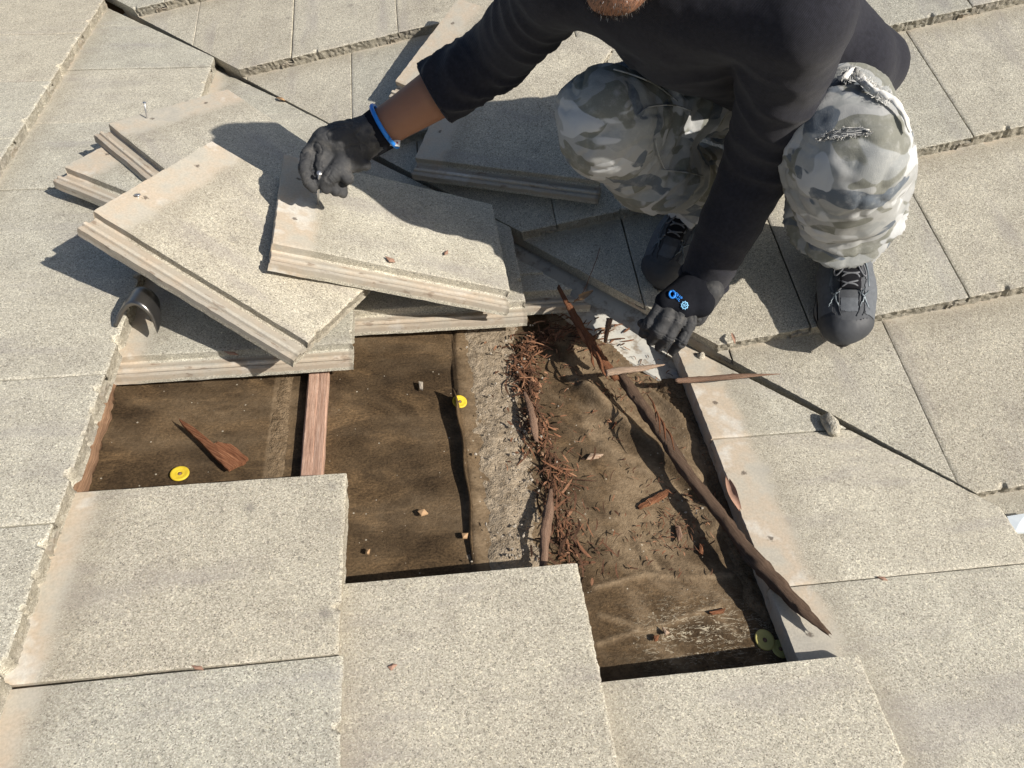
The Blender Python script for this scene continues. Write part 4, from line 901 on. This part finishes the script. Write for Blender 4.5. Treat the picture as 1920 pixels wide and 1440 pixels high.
# ---- shirt
def folds(V, N, items):
    """each item: centre, axis, length window, radius window, amplitude, wavelength, diag, seed"""
    d = np.zeros(len(V))
    for c, ax, wl, amp, wave, diag, sd in items:
        ax = ax / np.linalg.norm(ax); rel = V - c; s = rel @ ax; _, a, b = frame(ax); th = np.arctan2(rel @ b, rel @ a); rr = np.linalg.norm(rel - s[:, None] * ax, axis=1)
        ph = s / wave * 2 * math.pi + diag * np.sin(th + sd) + 2.2 * fbm(V * 14 + sd * 3, 2, int(sd * 10) + 1); w = np.exp(-(s / wl) ** 2) * (rr < .17)
        d += amp * w * (1 - np.abs(np.sin(ph * .5)) * 2) * (.55 + .6 * vnoise(V * 11 + sd, 5))
    return d
sl_end = J['elR'] + fa * .44; hem = D(1642, 118, 1.45)
ud = sl_end - J['elR']; ul_ = ud / np.linalg.norm(ud)
sp_ = [prim(J['pel'] + np.array([-.0, -.0, .02]), BELLY, .135, .128, k=.06), prim(BELLY, CHEST, .132, .130, k=.05), prim(J['shL'], J['shR'], .072, k=.06), prim(CHEST, NECK, .085, .064, k=.05),
       prim(J['shL'], J['elL'], .072, .060, k=.010), prim(J['shR'], J['elR'], .068, .059, k=.03), prim(J['elR'], sl_end + ul_ * .06, .060, .0585, k=.015),
       prim(J['elL'], J['elL'] * .5 + J['wrL'] * .5, .060, .052, k=.015), prim(J['elL'] * .5 + J['wrL'] * .5, J['wrL'] - (J['elL'] - J['wrL']) * .10, .052, .0415, k=.01),
       prim(J['pel'] + np.array([.05, .02, .03]), hem, .11, .055, k=.05, flat=np.array([.7, .6, -.3]), fs=1.3), prim(J['shL'] + np.array([.03, .10, .0]), J['pel'] + np.array([.08, .03, .02]), .075, .09, k=.05),
       prim(J['hipL'] + np.array([.0, 0, .01]), D(1585, 120, 1.31), .105, .080, k=.04)]
dl_ = (J['wrL'] - J['elL']) / np.linalg.norm(J['wrL'] - J['elL'])
V, F = sdf_mesh(sp_, .0048, None, 3)
# open the cuffs: drop the rounded ends
def cut(V, F, o, n, rad):
    V = np.asarray(V); F = np.asarray(F); m = ((V - o) @ n > 0) & (np.linalg.norm(V - o, axis=1) < rad); return V, F[~m[F].any(1)]
N_ = normals(V, F)
it = [(J['elR'], J['elR'] - J['shR'], .085, .0062, .030, 2.2, .3), (J['elR'] * .45 + J['shR'] * .55, J['elR'] - J['shR'], .07, .005, .042, 2.6, 1.1), (sl_end - ul_ * .06, ul_, .03, .0036, .022, 1.6, 2.0),
      (J['elL'], J['wrL'] - J['elL'], .05, .0036, .045, 2.9, .7), (J['shL'] * .6 + J['elL'] * .4, J['elL'] - J['shL'], .08, .004, .06, 3.2, 1.7), (BELLY * .4 + J['pel'] * .6, BELLY - J['pel'], .14, .0055, .05, 1.8, 2.6), (J['shR'], J['elR'] - J['shR'], .08, .005, .045, 2.8, 2.9),
      (J['wrL'] * .7 + J['elL'] * .3, dl_, .05, .0016, .034, 2.4, 3.3)]
V = V + N_ * (folds(V, N_, it) + .0018 * fbm(V * 35, 3, 17) + .006 * fbm(V * 7, 2, 19))[:, None]
V = lap(V, F, 1, .4)
V, F = cut(V, F, sl_end + ul_ * .026, ul_, .12); cl = J['wrL'] + (J['elL'] - J['wrL']) * .06; V, F = cut(V, F, cl + dl_ * .018, dl_, .10)
rib = V @ (CR * .8 - UP * .6)
shirt = child('shirt', V, F, M['shirt'], ribu=rib)
# turned hem of the left sleeve and stitched hem of the right
def ringtube(name, c, n, rad, r, mat, parent=None, squash=None, nseg=40, wob=0.):
    _, a, b = frame(n); Q = []
    for i in range(nseg + 1):
        q = 2 * math.pi * i / nseg; rr = rad * (1 + wob * math.sin(3 * q + 1)); Q.append(c + a * math.cos(q) * rr + b * math.sin(q) * rr * (squash or 1))
    V, F = tube(np.array(Q), r, 7); return child(name, V, F, mat, parent, ribu=np.zeros(len(V)))
ringtube('sleeve_hem', cl + dl_ * .012, dl_, .0435, .0065, M['shirt'], None, None, 40, .03)
ringtube('sleeve_hem', sl_end + ul_ * .024, ul_, .0545, .0032, M['shirt'], None, None, 40, .03)

# ---- trousers
kL, kR = J['kneeL'], J['kneeR']; mL, mR = kL * .5 + J['ankL'] * .5, kR * .5 + J['ankR'] * .5
tp = [prim(J['hipL'], J['hipR'], .115, k=.05), prim(J['pel'] + np.array([0, 0, .0]), J['pel'] + np.array([.04, .03, -.06]), .12, .11, k=.05),
      prim(J['hipL'], kL + np.array([.0, .03, -.005]), .100, .085, k=.04), prim(J['hipR'], kR + np.array([.02, .02, -.005]), .098, .082, k=.04),
      prim(kL, kL * .75 + J['ankL'] * .25 + np.array([.0, -.012, 0]), .086, .090, k=.03), prim(kL * .75 + J['ankL'] * .25 + np.array([.0, -.012, 0]), mL + np.array([.0, -.012, -.02]), .090, .084, k=.03), prim(mL + np.array([0, -.012, -.02]), J['ankL'] + np.array([0, -.006, .03]), .082, .066, k=.02),
      prim(J['ankL'] + np.array([0, -.008, .035]), J['ankL'] + np.array([.0, -.030, -.012]), .064, .058, k=.014),
      prim(kR, mR + np.array([-.008, -.012, -.015]), .084, .078, k=.03), prim(mR + np.array([-.008, -.012, -.015]), J['ankR'] + np.array([-.01, -.006, .03]), .076, .062, k=.02), prim(J['ankR'] + np.array([-.01, -.01, .03]), J['ankR'] + np.array([-.025, -.026, -.008]), .060, .054, k=.014)]
V, F = sdf_mesh(tp, .0048, None, 3); N_ = normals(V, F)
sL, sR = J['ankL'] - kL, J['ankR'] - kR
it = [(J['ankL'] + np.array([0, 0, .02]), sL, .075, .016, .045, 1.9, .4), (mL, sL, .10, .015, .07, 2.8, 1.4), (kL + (J['hipL'] - kL) * .22, J['hipL'] - kL, .10, .006, .034, 1.2, 2.2), (J['ankR'], sR, .09, .015, .044, 1.9, .9), (mR, sR, .11, .013, .06, 2.8, 1.9),
      (kR + (J['hipR'] - kR) * .35, J['hipR'] - kR, .12, .008, .05, 2.2, 2.8)]
cz = np.clip(1 - np.abs(fbm(V * np.array([15, 15, 26]) + .6 * fbm(V * 8, 2, 33)[:, None], 2, 35)) * 4.5, 0, 1) ** 2
V = V + N_ * (folds(V, N_, it) - .0042 * cz + .0030 * fbm(V * 30, 3, 27) + .013 * fbm(V * 10, 2, 29))[:, None]
nL = np.array([.0, -.10, -.46]); nL = np.array([0, -.45, -.9]); nL /= np.linalg.norm(nL)
eL = J['ankL'] + np.array([0, -.045, -.055]); eR = J['ankR'] + np.array([-.045, -.045, -.05]); nR = np.array([-.35, -.35, -.87]); nR /= np.linalg.norm(nR)
V, F = cut(V, F, eL, nL, .13); V, F = cut(V, F, eR, nR, .13)
trou = child('trousers', V, F, M['camo'])
TV, TF, TN = V, F, normals(V, F)
def surf(px, py, off=.0015):
    """point of the trousers under a pixel"""
    d = ray(px, py); d = d / np.linalg.norm(d); rel = TV - CAM; t = rel @ d; dist = np.linalg.norm(rel - t[:, None] * d, axis=1); m = np.where((dist < .007) & (TN @ d < 0))[0]
    if len(m) == 0: m = np.argsort(dist)[:4]
    i = m[np.argmin(t[m])]; return CAM + d * t[i] + TN[i] * off, TN[i]
# torn knee: dark weave in a slit with frayed rims
mb = MB(); md = MB()
rim_u = [(1530, 263), (1545, 252), (1565, 245), (1590, 241), (1615, 241), (1635, 248)]; rim_l = [(1530, 265), (1552, 262), (1575, 259), (1600, 256), (1622, 253), (1635, 249)]
U_ = [surf(*p, .0012)[0] for p in resample(np.array([(*p, 0) for p in rim_u]), 16)[:, :2]]; Lw = [surf(*p, .0012)[0] for p in resample(np.array([(*p, 0) for p in rim_l]), 16)[:, :2]]
md.add([*U_, *Lw], [(i, i + 16, i + 17, i + 1) for i in range(15)])
tear_ = child('knee_tear', md.v, md.f, M['tear'])
def fray(path, n, ln, wd, mbx, spread=1.):
    P = resample(np.array([(*p, 0) for p in path]), 60)[:, :2]
    for q in range(n):
        p = P[NR.integers(60)] + NR.normal(0, 1.2 * spread, 2); c, nn = surf(*p, .002); d = nn * NR.uniform(.3, 1) + NR.normal(0, .9, 3); d /= np.linalg.norm(d); s_ = np.cross(d, NR.normal(size=3)); s_ /= np.linalg.norm(s_); l_ = ln * NR.uniform(.5, 1.4); m_ = c + d * l_ * .5 + NR.normal(0, l_ * .15, 3)
        mbx.add([c - s_ * wd, c + s_ * wd, m_ + s_ * wd, m_ - s_ * wd, c + d * l_], [(0, 1, 2, 3), (3, 2, 4)])
fray(rim_l, 130, .0035, .00032, mb); fray(rim_u, 50, .0025, .00032, mb)
for q in range(5):
    f = (q + .5) / 5; a = np.array(U_) * (1 - f) + np.array(Lw) * f; a = a + NR.normal(0, .0006, a.shape) + .0008
    V_, F_ = tube(a[1:-1], .0005, 4); mb.add(V_, F_)
child('frayed_threads', mb.v, mb.f, M['fray'], tear_)
mb = MB(); fray([(1582, 150), (1595, 140), (1612, 146), (1626, 160), (1640, 172), (1655, 182), (1668, 190)], 1100, .006, .0004, mb, 4.0)
child('frayed_edge', mb.v, mb.f, M['fray'])
V_, F_ = tube(np.array([surf(x, y, .004)[0] for x, y in resample(np.array([(1580, 152, 0), (1596, 142, 0), (1613, 152, 0), (1628, 168, 0), (1648, 182, 0), (1672, 196, 0), (1690, 220, 0), (1701, 248, 0)]), 40)[:, :2]]), np.linspace(.0065, .0022, 40), 8, rough=1.1, seed=3); child('torn_hem_roll', V_, F_, M['fray'])
# stitched seams and pocket edge
for path in ([(1196, 215), (1212, 202), (1240, 197), (1270, 199), (1296, 208)], [(1228, 262), (1235, 290), (1247, 318)], [(1150, 130), (1190, 142), (1230, 160), (1270, 190)], [(1240, 318), (1280, 322), (1320, 330)]):
    V_, F_ = tube(np.array([surf(x, y, .0006)[0] for x, y in resample(np.array([(*p, 0) for p in path]), 24)[:, :2]]), .0016, 5); child('seam', V_, F_, M['camo'])

# ---- gloves
def digit(pts, r, k=.004):
    return [prim(a, b, r[i], r[i + 1], k=k) for i, (a, b) in enumerate(zip(pts, pts[1:]))]
def crease(V, F, sd, a=.0009): N = normals(V, F); return V + N * (a * fbm(V * 130, 3, sd) + .0011 * (np.abs(fbm(V * 48, 2, sd + 3)) - .3))[:, None]
def joints(V, F, chains):
    N = normals(V, F); d = np.zeros(len(V))
    for ch in chains:
        for a, p, b in zip(ch, ch[1:], ch[2:]):
            t = (b - a) / np.linalg.norm(b - a); rel = V - p; s = rel @ t; rr = np.linalg.norm(rel, axis=1)
            for o in (-.0042, .0, .0042): d -= .0013 * np.exp(-((s - o) / .0011) ** 2) * (rr < .018)
    n3_ = vnoise(V * np.array([70, 70, 70]), 91); d -= .0022 * np.clip(1 - np.abs(n3_) * 5, 0, 1) * (vnoise(V * 25, 92) > 0)
    return V + N * d[:, None]
# hand by the valley (palm down, fingers hanging over the edge)
wl = J['wrL']; dz = .0
idx = [D(1243, 560, 1.420), D(1231, 586, 1.404), D(1215, 608, 1.408), D(1205, 626, 1.428)]
mid = [D(1260, 564, 1.414), D(1249, 596, 1.392), D(1234, 622, 1.398), D(1220, 640, 1.424)]
rin = [D(1279, 568, 1.414), D(1271, 602, 1.394), D(1254, 632, 1.402), D(1236, 652, 1.43)]
lit = [D(1299, 572, 1.420), D(1294, 606, 1.404), D(1278, 640, 1.410), D(1260, 660, 1.436)]
palm = [prim(wl, D(1252, 568, 1.425), .030, .022, k=.012), prim(wl, D(1274, 572, 1.42), .031, .024, k=.012), prim(wl, D(1298, 574, 1.425), .030, .023, k=.012), prim(D(1335, 545, 1.42), D(1305, 592, 1.44), .022, .020, k=.012)]
thb = [D(1290, 570, 1.45), D(1252, 592, 1.452), D(1222, 612, 1.448), D(1204, 606, 1.44)]
gl = palm + digit(idx, [.0105, .0115, .0112, .0088], .005) + digit(mid, [.0110, .0122, .0118, .0090], .005) + digit(rin, [.0110, .0120, .0116, .0088], .005) + digit(lit, [.0105, .0112, .0108, .0082], .005) + digit(thb, [.018, .0145, .0125, .0095])
V, F = sdf_mesh(gl, .0021, None, 3); V = joints(V, F, (idx, mid, rin, lit)); V = crease(V, F, 3)
gloveL = child('glove', V, F, M['rubber'])
kn = [prim(J['wrL'] + (J['elL'] - J['wrL']) * .20, J['wrL'], .036, .0375, k=.01), prim(J['wrL'], D(1281, 572, 1.408), .0375, .0265, k=.012, flat=CB, fs=1.12), prim(J['wrL'], D(1250, 566, 1.410), .032, .0215, k=.012), prim(J['wrL'], D(1314, 570, 1.412), .032, .025, k=.012)]
V, F = sdf_mesh(kn, .003, None, 2); V = crease(V, F, 9, .0006); child('glove_cuff', V, F, M['knit'], gloveL)
# emblem on the back of the hand
KV, KF = V, F; KN = normals(V, F)
def onk(px, py, off=.0012):
    d = ray(px, py); d = d / np.linalg.norm(d); rel = KV - CAM; t = rel @ d; dist = np.linalg.norm(rel - t[:, None] * d, axis=1); m = np.where((dist < .005) & (KN @ d < 0))[0]
    if len(m) == 0: m = np.argsort(dist)[:4]
    i = m[np.argmin(t[m])]; return CAM + d * (t[i] - off)
mb = MB()
def stroke(P, r, mbx, n=24): V_, F_ = tube(np.array([onk(*p) for p in P]), r, 5); mbx.add(V_, F_)
stroke([(1260.5 + 5.6 * math.cos(q), 552 + 6.6 * math.sin(q)) for q in np.linspace(0, 6.283, 26)], .0019, mb)
child('printed_ring', mb.v, mb.f, M['blue'], gloveL)
e1, e2 = np.array([.80, .60]), np.array([-.60, .80])
G = {'G': [(1, .2), (.3, 0), (0, .5), (.3, 1), (1, .9), (1, .55), (.6, .55)], 'R': [(0, 1), (0, 0), (.8, .1), (.8, .45), (0, .5), (.9, 1)], 'I': [(.4, 0), (.4, 1)], 'P': [(0, 1), (0, 0), (.8, .1), (.8, .45), (0, .5)], 'T': [(0, 0), (1, 0), (.5, 0), (.5, 1)], 'E': [(1, 0), (0, 0), (0, .5), (.7, .5), (0, .5), (0, 1), (1, 1)], 'X': [(0, 0), (1, 1), (.5, .5), (1, 0), (0, 1)], 'C': [(1, 0), (.2, 0), (0, .5), (.2, 1), (1, 1)], 'O': [(.5, 0), (0, .5), (.5, 1), (1, .5), (.5, 0)], 'L': [(0, 0), (0, 1), (1, 1)], 'A': [(0, 1), (.5, 0), (1, 1), (.8, .6), (.2, .6)], 'N': [(0, 1), (0, 0), (1, 1), (1, 0)]}
for row, txt in enumerate(('CRAO', 'EAIL')):
    for i, ch in enumerate(txt):
        o = np.array([1266.5, 547.5]) + e1 * (1.5 + i * 4.1) + e2 * (row * 5.6); ml = MB(); stroke([o + e1 * a * 2.9 + e2 * b * 4.3 for a, b in G[ch]], .00085, ml); child('printed_letter', ml.v, ml.f, M['blue'], gloveL)
mb = MB(); gc = np.array([1283.5, 572.5])
stroke([gc + np.array([5.6 * math.cos(q), 6.2 * math.sin(q)]) for q in np.linspace(0, 6.283, 24)], .0011, mb)
for q in range(9): a_ = q * 6.283 / 9; stroke([gc + np.array([math.cos(a_), math.sin(a_) * 1.1]) * s for s in (5.5, 7.5)], .0010, mb)
for q in range(5): a_ = q * 6.283 / 5; stroke([gc + np.array([math.cos(a_), math.sin(a_)]) * s for s in (.5, 4.2)], .0009, mb)
child('printed_gear', mb.v, mb.f, M['bluelight'], gloveL)

# hand with the nail (palm down, thumb and forefinger on the nail)
wr = J['wrR']; d0 = 1.455
dh = .038
pk = [D(655, 262, 1.440), D(628, 268, 1.432), D(604, 270, 1.436), D(588, 276, 1.448)]
palm = [prim(wr + fa * .06, D(640, 262, 1.455), .033, .030, k=.014), prim(wr + fa * .06, D(612, 268, 1.452), .032, .026, k=.014), prim(wr + fa * .06, D(655, 290, 1.465), .032, .027, k=.014), prim(D(612, 266, 1.452), D(590, 278, 1.455), .024, .0165, k=.012), prim(D(640, 262, 1.45), D(668, 300, 1.47), .028, .022, k=.012)]
ifg = [D(592, 276, 1.445), D(577, 291, 1.432), D(572, 316, 1.425), D(579, 341, 1.428), D(587, 353, 1.432)]
tmb = [D(676, 280, 1.468), D(652, 303, 1.446), D(632, 320, 1.434), D(617, 334, 1.430), D(612, 339, 1.430)]
m1 = [D(610, 280, 1.452), D(603, 312, 1.450), D(604, 338, 1.452), D(611, 353, 1.455)]
m2 = [D(625, 284, 1.462), D(622, 318, 1.462), D(624, 344, 1.462), D(629, 358, 1.465)]
m3 = [D(640, 290, 1.472), D(640, 322, 1.474), D(640, 346, 1.474), D(643, 362, 1.476)]
k1 = [D(640, 318, 1.45), D(652, 334, 1.452)]; k2 = [D(655, 300, 1.46), D(686, 309, 1.47)]
for L_q in (ifg, tmb, m1, m2, m3, k1, k2):
    for i_q in range(len(L_q)): L_q[i_q] = L_q[i_q] + (CAM - L_q[i_q]) / np.linalg.norm(CAM - L_q[i_q]) * dh * (.5 if L_q is ifg or L_q is tmb else 1)
for i_q, p_q in enumerate(palm):
    for e_q in ('b' if i_q < 3 else 'ab'): p_q[e_q] = p_q[e_q] + (CAM - p_q[e_q]) / np.linalg.norm(CAM - p_q[e_q]) * dh * .8
gr = palm + digit(ifg, [.0150, .0132, .0122, .0115, .0092]) + digit(tmb, [.020, .0170, .0150, .0128, .0100], .012) + digit(m1, [.0145, .0135, .0128, .0105]) + digit(m2, [.0140, .0130, .0122, .0100]) + digit(m3, [.0130, .0122, .0115, .0095]) + digit(k1, [.012, .0125]) + digit(k2, [.016, .0105])
V, F = sdf_mesh(gr, .0021, None, 3); V = joints(V, F, (ifg, tmb, m1, m2, m3)); V = crease(V, F, 13, .0011)
gloveR = child('glove', V, F, M['rubber'])
wn_ = fa / np.linalg.norm(fa); c0 = J['wrR'] - wn_ * .005
V, F = sdf_mesh([prim(c0 - wn_ * .02, c0 + wn_ * .040, .0415, .0375, k=.01)], .003, None, 2); V = V + normals(V, F) * (.0006 * np.sin((V - c0) @ wn_ * 2600))[:, None]; V, F = cut(V, F, c0 - wn_ * .004, -wn_, .09); child('glove_cuff', V, F, M['knit'], gloveR)
ringtube('cuff_trim', c0 - wn_ * .004, wn_, .0425, .0042, M['blue'], gloveR, None, 44, .02)
lc = D(741, 268, float((c0 - CAM) @ -CB) - .012); bx = box(lc, .0095, .006, .0006, [CR * .97 - CU * .1, CU * .97 + CR * .1, CB]); child('care_label', bx[0], bx[1], M['label'], gloveR)
bx = box(lc + CB * .0008 + CR * .004, .0016, .0016, .0003, [CR, CU, CB]); child('label_mark', bx[0], bx[1], M['redprint'], gloveR)

# ---- shoes (local: x to the toe, y to its left, z up; metres)
def shoe(toe_px, back_px, mirror):
    hz = lambda q: q
    nt = RB @ np.array([0, sn, cs])                 # normal of the tile under the feet
    o0 = bw(0, -.055, 0.001)
    T_0 = onplane(*toe_px, o0, nt); Bk = onplane(*back_px, o0, nt); fx = (T_0 - Bk) / np.linalg.norm(T_0 - Bk); fy = np.cross(nt, fx); mt = mat4(np.stack([fx, fy, nt], 1), T_0 - fx * .292)
    g = bpy.data.objects.new('shoe', None); S.collection.objects.link(g); g.parent = person; g.matrix_parent_inverse = Matrix.Translation(-person.location); g.matrix_basis = mt
    def sc(n_, V, F, m, par=None): return mesh_obj(n_, V, F, m, par or g)
    m = mirror
    up = [prim((.235, .006 * m, .034), (.165, .002 * m, .045), .0430, .046, k=.03, flat=(0, 0, 1), fs=1.25), prim((.245, -.012 * m, .030), (.20, -.012 * m, .034), .034, .040, k=.03, flat=(0, 0, 1), fs=1.2), prim((.255, .010 * m, .028), (.262, .010 * m, .028), .028, k=.02),
          prim((.165, 0, .047), (.10, 0, .072), .043, .040, k=.03), prim((.10, 0, .06), (.04, 0, .055), .041, .038, k=.03), prim((.045, 0, .03), (.04, 0, .09), .038, .037, k=.02), prim((.10, 0, .085), (.07, 0, .11), .036, .040, k=.02)]
    V, F = sdf_mesh(up, .003, [(np.array([0, 0, .014]), np.array([0, 0, -1.])), (np.array([.06, 0, .125]), np.array([.15, 0, 1.]))], 2)
    V = V + normals(V, F) * (.0008 * fbm(V * 90, 3, 5))[:, None]; uo = sc('upper', V, F, M['shoe'])
    UV_, UN_ = V, normals(V, F)
    def onu(x, y, off=.001):
        i = np.argmin((UV_[:, 0] - x) ** 2 + (UV_[:, 1] - y) ** 2 - .00002 * (UV_[:, 2] > .03) - .3 * np.maximum(UV_[:, 2] - .02, 0) ** 2 + np.where(UN_[:, 2] < .0, 1, 0)); return UV_[i] + UN_[i] * off
    # toe cap: shell over the front
    mk = (V[:, 0] > .257 + .010 * np.cos(V[:, 1] * 55)) | (V[:, 2] < .026 + .008 * smooth(V[:, 0], .2, .26)); Fq = np.asarray(F); Ft = Fq[mk[Fq].all(1)]; Vt = V + UN_ * .0022
    sc('toe_cap', Vt, Ft, M['toe'])
    pm = (np.abs(V[:, 1]) > .026 + .05 * np.abs(V[:, 0] - .215)) & (V[:, 0] > .12) & (V[:, 0] < .252) & (V[:, 2] > .022) & (UN_[:, 2] > .1); Fp = Fq[pm[Fq].all(1)]
    sc('side_panel', V + UN_ * .0016, Fp, M['panel'])
    pm = (np.abs(V[:, 1]) < .017) & (V[:, 0] > .222) & (V[:, 0] < .252) & (UN_[:, 2] > .2); Fp = Fq[pm[Fq].all(1)]; sc('vamp_panel', V + UN_ * .0012, Fp, M['panel'])
    th = np.linspace(0, 2 * math.pi, 56, endpoint=False)
    def outline(gr):
        P = []
        for q in th:
            c, s = math.cos(q), math.sin(q); x = .145 + (.147 + gr) * np.sign(c) * abs(c) ** .82
            hw = np.interp(x, [0, .05, .11, .17, .22, .255, .292], [.030, .038, .036, .048, .052, .046, .028]) + gr; y = hw * np.sign(s) * abs(s) ** .75 - .006 * m * smooth(np.array(x), .12, .25) * 0 + .004 * m * (x > .2)
            P.append((x, y))
        return P
    def slab_(z0, z1, gr0, gr1, nm, mat):
        a, b = outline(gr0), outline(gr1); n = len(a); lift = lambda x: .010 * smooth(np.array(x), .235, .295)
        V = [(x, y, z0 + lift(x)) for x, y in a] + [(x, y, z1 + lift(x)) for x, y in b]; F = [(i, (i + 1) % n, n + (i + 1) % n, n + i) for i in range(n)] + [tuple(range(n - 1, -1, -1)), tuple(range(n, 2 * n))]; o = sc(nm, V, F, mat); o.data.set_sharp_from_angle(angle=.6); return o
    slab_(.0, .010, .0005, .002, 'outsole', M['sole']); slab_(.0095, .021, .0012, -.0015, 'midsole', M['midsole'])
    bx = box((.289, .004 * m, .016), .003, .0022, .012); sc('toe_stripe', bx[0], bx[1], M['midsole'])
    # tongue with badge
    tg = np.array([onu(x, 0, .004) for x in np.linspace(.218, .10, 14)]); V_, F_ = tube(tg, .019, 12, (0, 0, 1), .22); sc('tongue', V_, F_, M['sock'])
    # laces
    for i, x in enumerate(np.linspace(.216, .138, 5)):
        for s_ in (1, -1):
            P_ = [onu(x, .026 * s_, .003), onu(x - .008, .010 * s_, .0085), onu(x - .012, -.010 * s_, .0085), onu(x - .020, -.027 * s_, .003)]; V_, F_ = tube(resample(P_, 14), .0019, 6); sc('lace', V_, F_, M['lace'])
    for s_ in (1, -1):
        P_ = [onu(.148, .002 * s_, .010), onu(.158, .022 * s_, .013), onu(.178, .036 * s_, .006), onu(.188, .030 * s_, .006), onu(.17, .014 * s_, .012), onu(.148, .0, .011)]; V_, F_ = tube(resample(P_, 24), .0017, 6); sc('lace', V_, F_, M['lace'])
        for cx, cy in ((.214, .030), (.180, .033), (.148, .034)):
            P_ = [onu(cx + .0035 * math.cos(q), (cy + .0035 * math.sin(q)) * s_, .0015) for q in np.linspace(0, 6.283, 12)]; V_, F_ = tube(P_, .0009, 5); sc('eyelet', V_, F_, M['silver'])
        hub = (.222, .033)
        for dx, dy in ((.018, .012), (-.014, .014), (.020, -.010), (-.004, -.012)):
            P_ = [onu(hub[0] + dx * t, (hub[1] + dy * t) * s_, .0018) for t in np.linspace(0, 1, 7)]; V_, F_ = tube(P_, np.linspace(.0026, .0008, 7), 6); sc('silver_overlay', V_, F_, M['silver'])
        P_ = [onu(x, y * s_, .0014) for x, y in ((.155, .041), (.17, .044), (.19, .046), (.202, .045))]; V_, F_ = tube(resample(P_, 12), np.linspace(.003, .0012, 12), 6); sc('silver_overlay', V_, F_, M['silver'])
        P_ = [onu(x, y * s_, .001) for x, y in ((.215, .024), (.232, .023), (.248, .021), (.262, .016))]; V_, F_ = tube(resample(P_, 14), .0010, 5); sc('stitch_line', V_, F_, M['toe'])
        P_ = [onu(x, y * s_, .001) for x, y in ((.230, .044), (.238, .036), (.25, .034), (.258, .028))]; V_, F_ = tube(resample(P_, 14), .0008, 5); sc('stitch_line', V_, F_, M['toe'])
    bc = np.array(onu(.150, 0, .0)) + np.array([0, 0, .0085]); n_ = 20
    V_ = [bc + np.array([.0062 * math.cos(q), .0062 * math.sin(q), 0]) for q in np.linspace(0, 6.283, n_, endpoint=False)]; V_ = V_ + [p - np.array([0, 0, .004]) for p in V_]
    sc('badge', V_, [tuple(range(n_))] + [(i, n_ + i, n_ + (i + 1) % n_, (i + 1) % n_) for i in range(n_)], M['label'])
    P_ = [bc + np.array([a, b * 1.0, .0006]) for a, b in ((-.0028, .0024), (.0028, .0020), (-.0028, -.0020), (.0028, -.0024))]; V_, F_ = tube(P_, .0009, 5); sc('badge_mark', V_, F_, M['toe'])
    zz = [(.118, .007), (.128, .0055), (.118, .003), (.128, .0005), (.118, -.002), (.128, -.0045), (.118, -.007)]
    V_, F_ = tube([np.array(onu(.166, 0, .0)) + np.array([a - .123, b, .0095]) for a, b in zz], .0011, 5); sc('badge_mark', V_, F_, M['label'])
    return g
for s in 'LR':
    V_, F_ = tube(resample([J['ank' + s] + UP * .05, J['ank' + s], J['ank' + s] - UP * .045], 10), [.043, .041, .042], 16) if False else tube(np.array([J['ank' + s] + UP * .06, J['ank' + s] + UP * .02, J['ank' + s] - UP * .045]), [.045, .043, .044], 18); child('sock', V_, F_, M['sock'])
shoe((1581, 656), (1574, 500), -1)
shoe((1230, 548), (1312, 408), 1)

# ------------------------------------------------------------------ ground and levelling
for o in list(S.objects):
    if o.parent is None and o.type in ('MESH', 'EMPTY'): o.matrix_basis = PITCH @ o.matrix_basis
g = mesh_obj('ground', [(-150, -150, 0), (150, -150, 0), (150, 150, 0), (-150, 150, 0)], [(0, 1, 2, 3)], M['ground'], None, False); tag(g, 'dry yard far below the roof', None, None, 'structure')
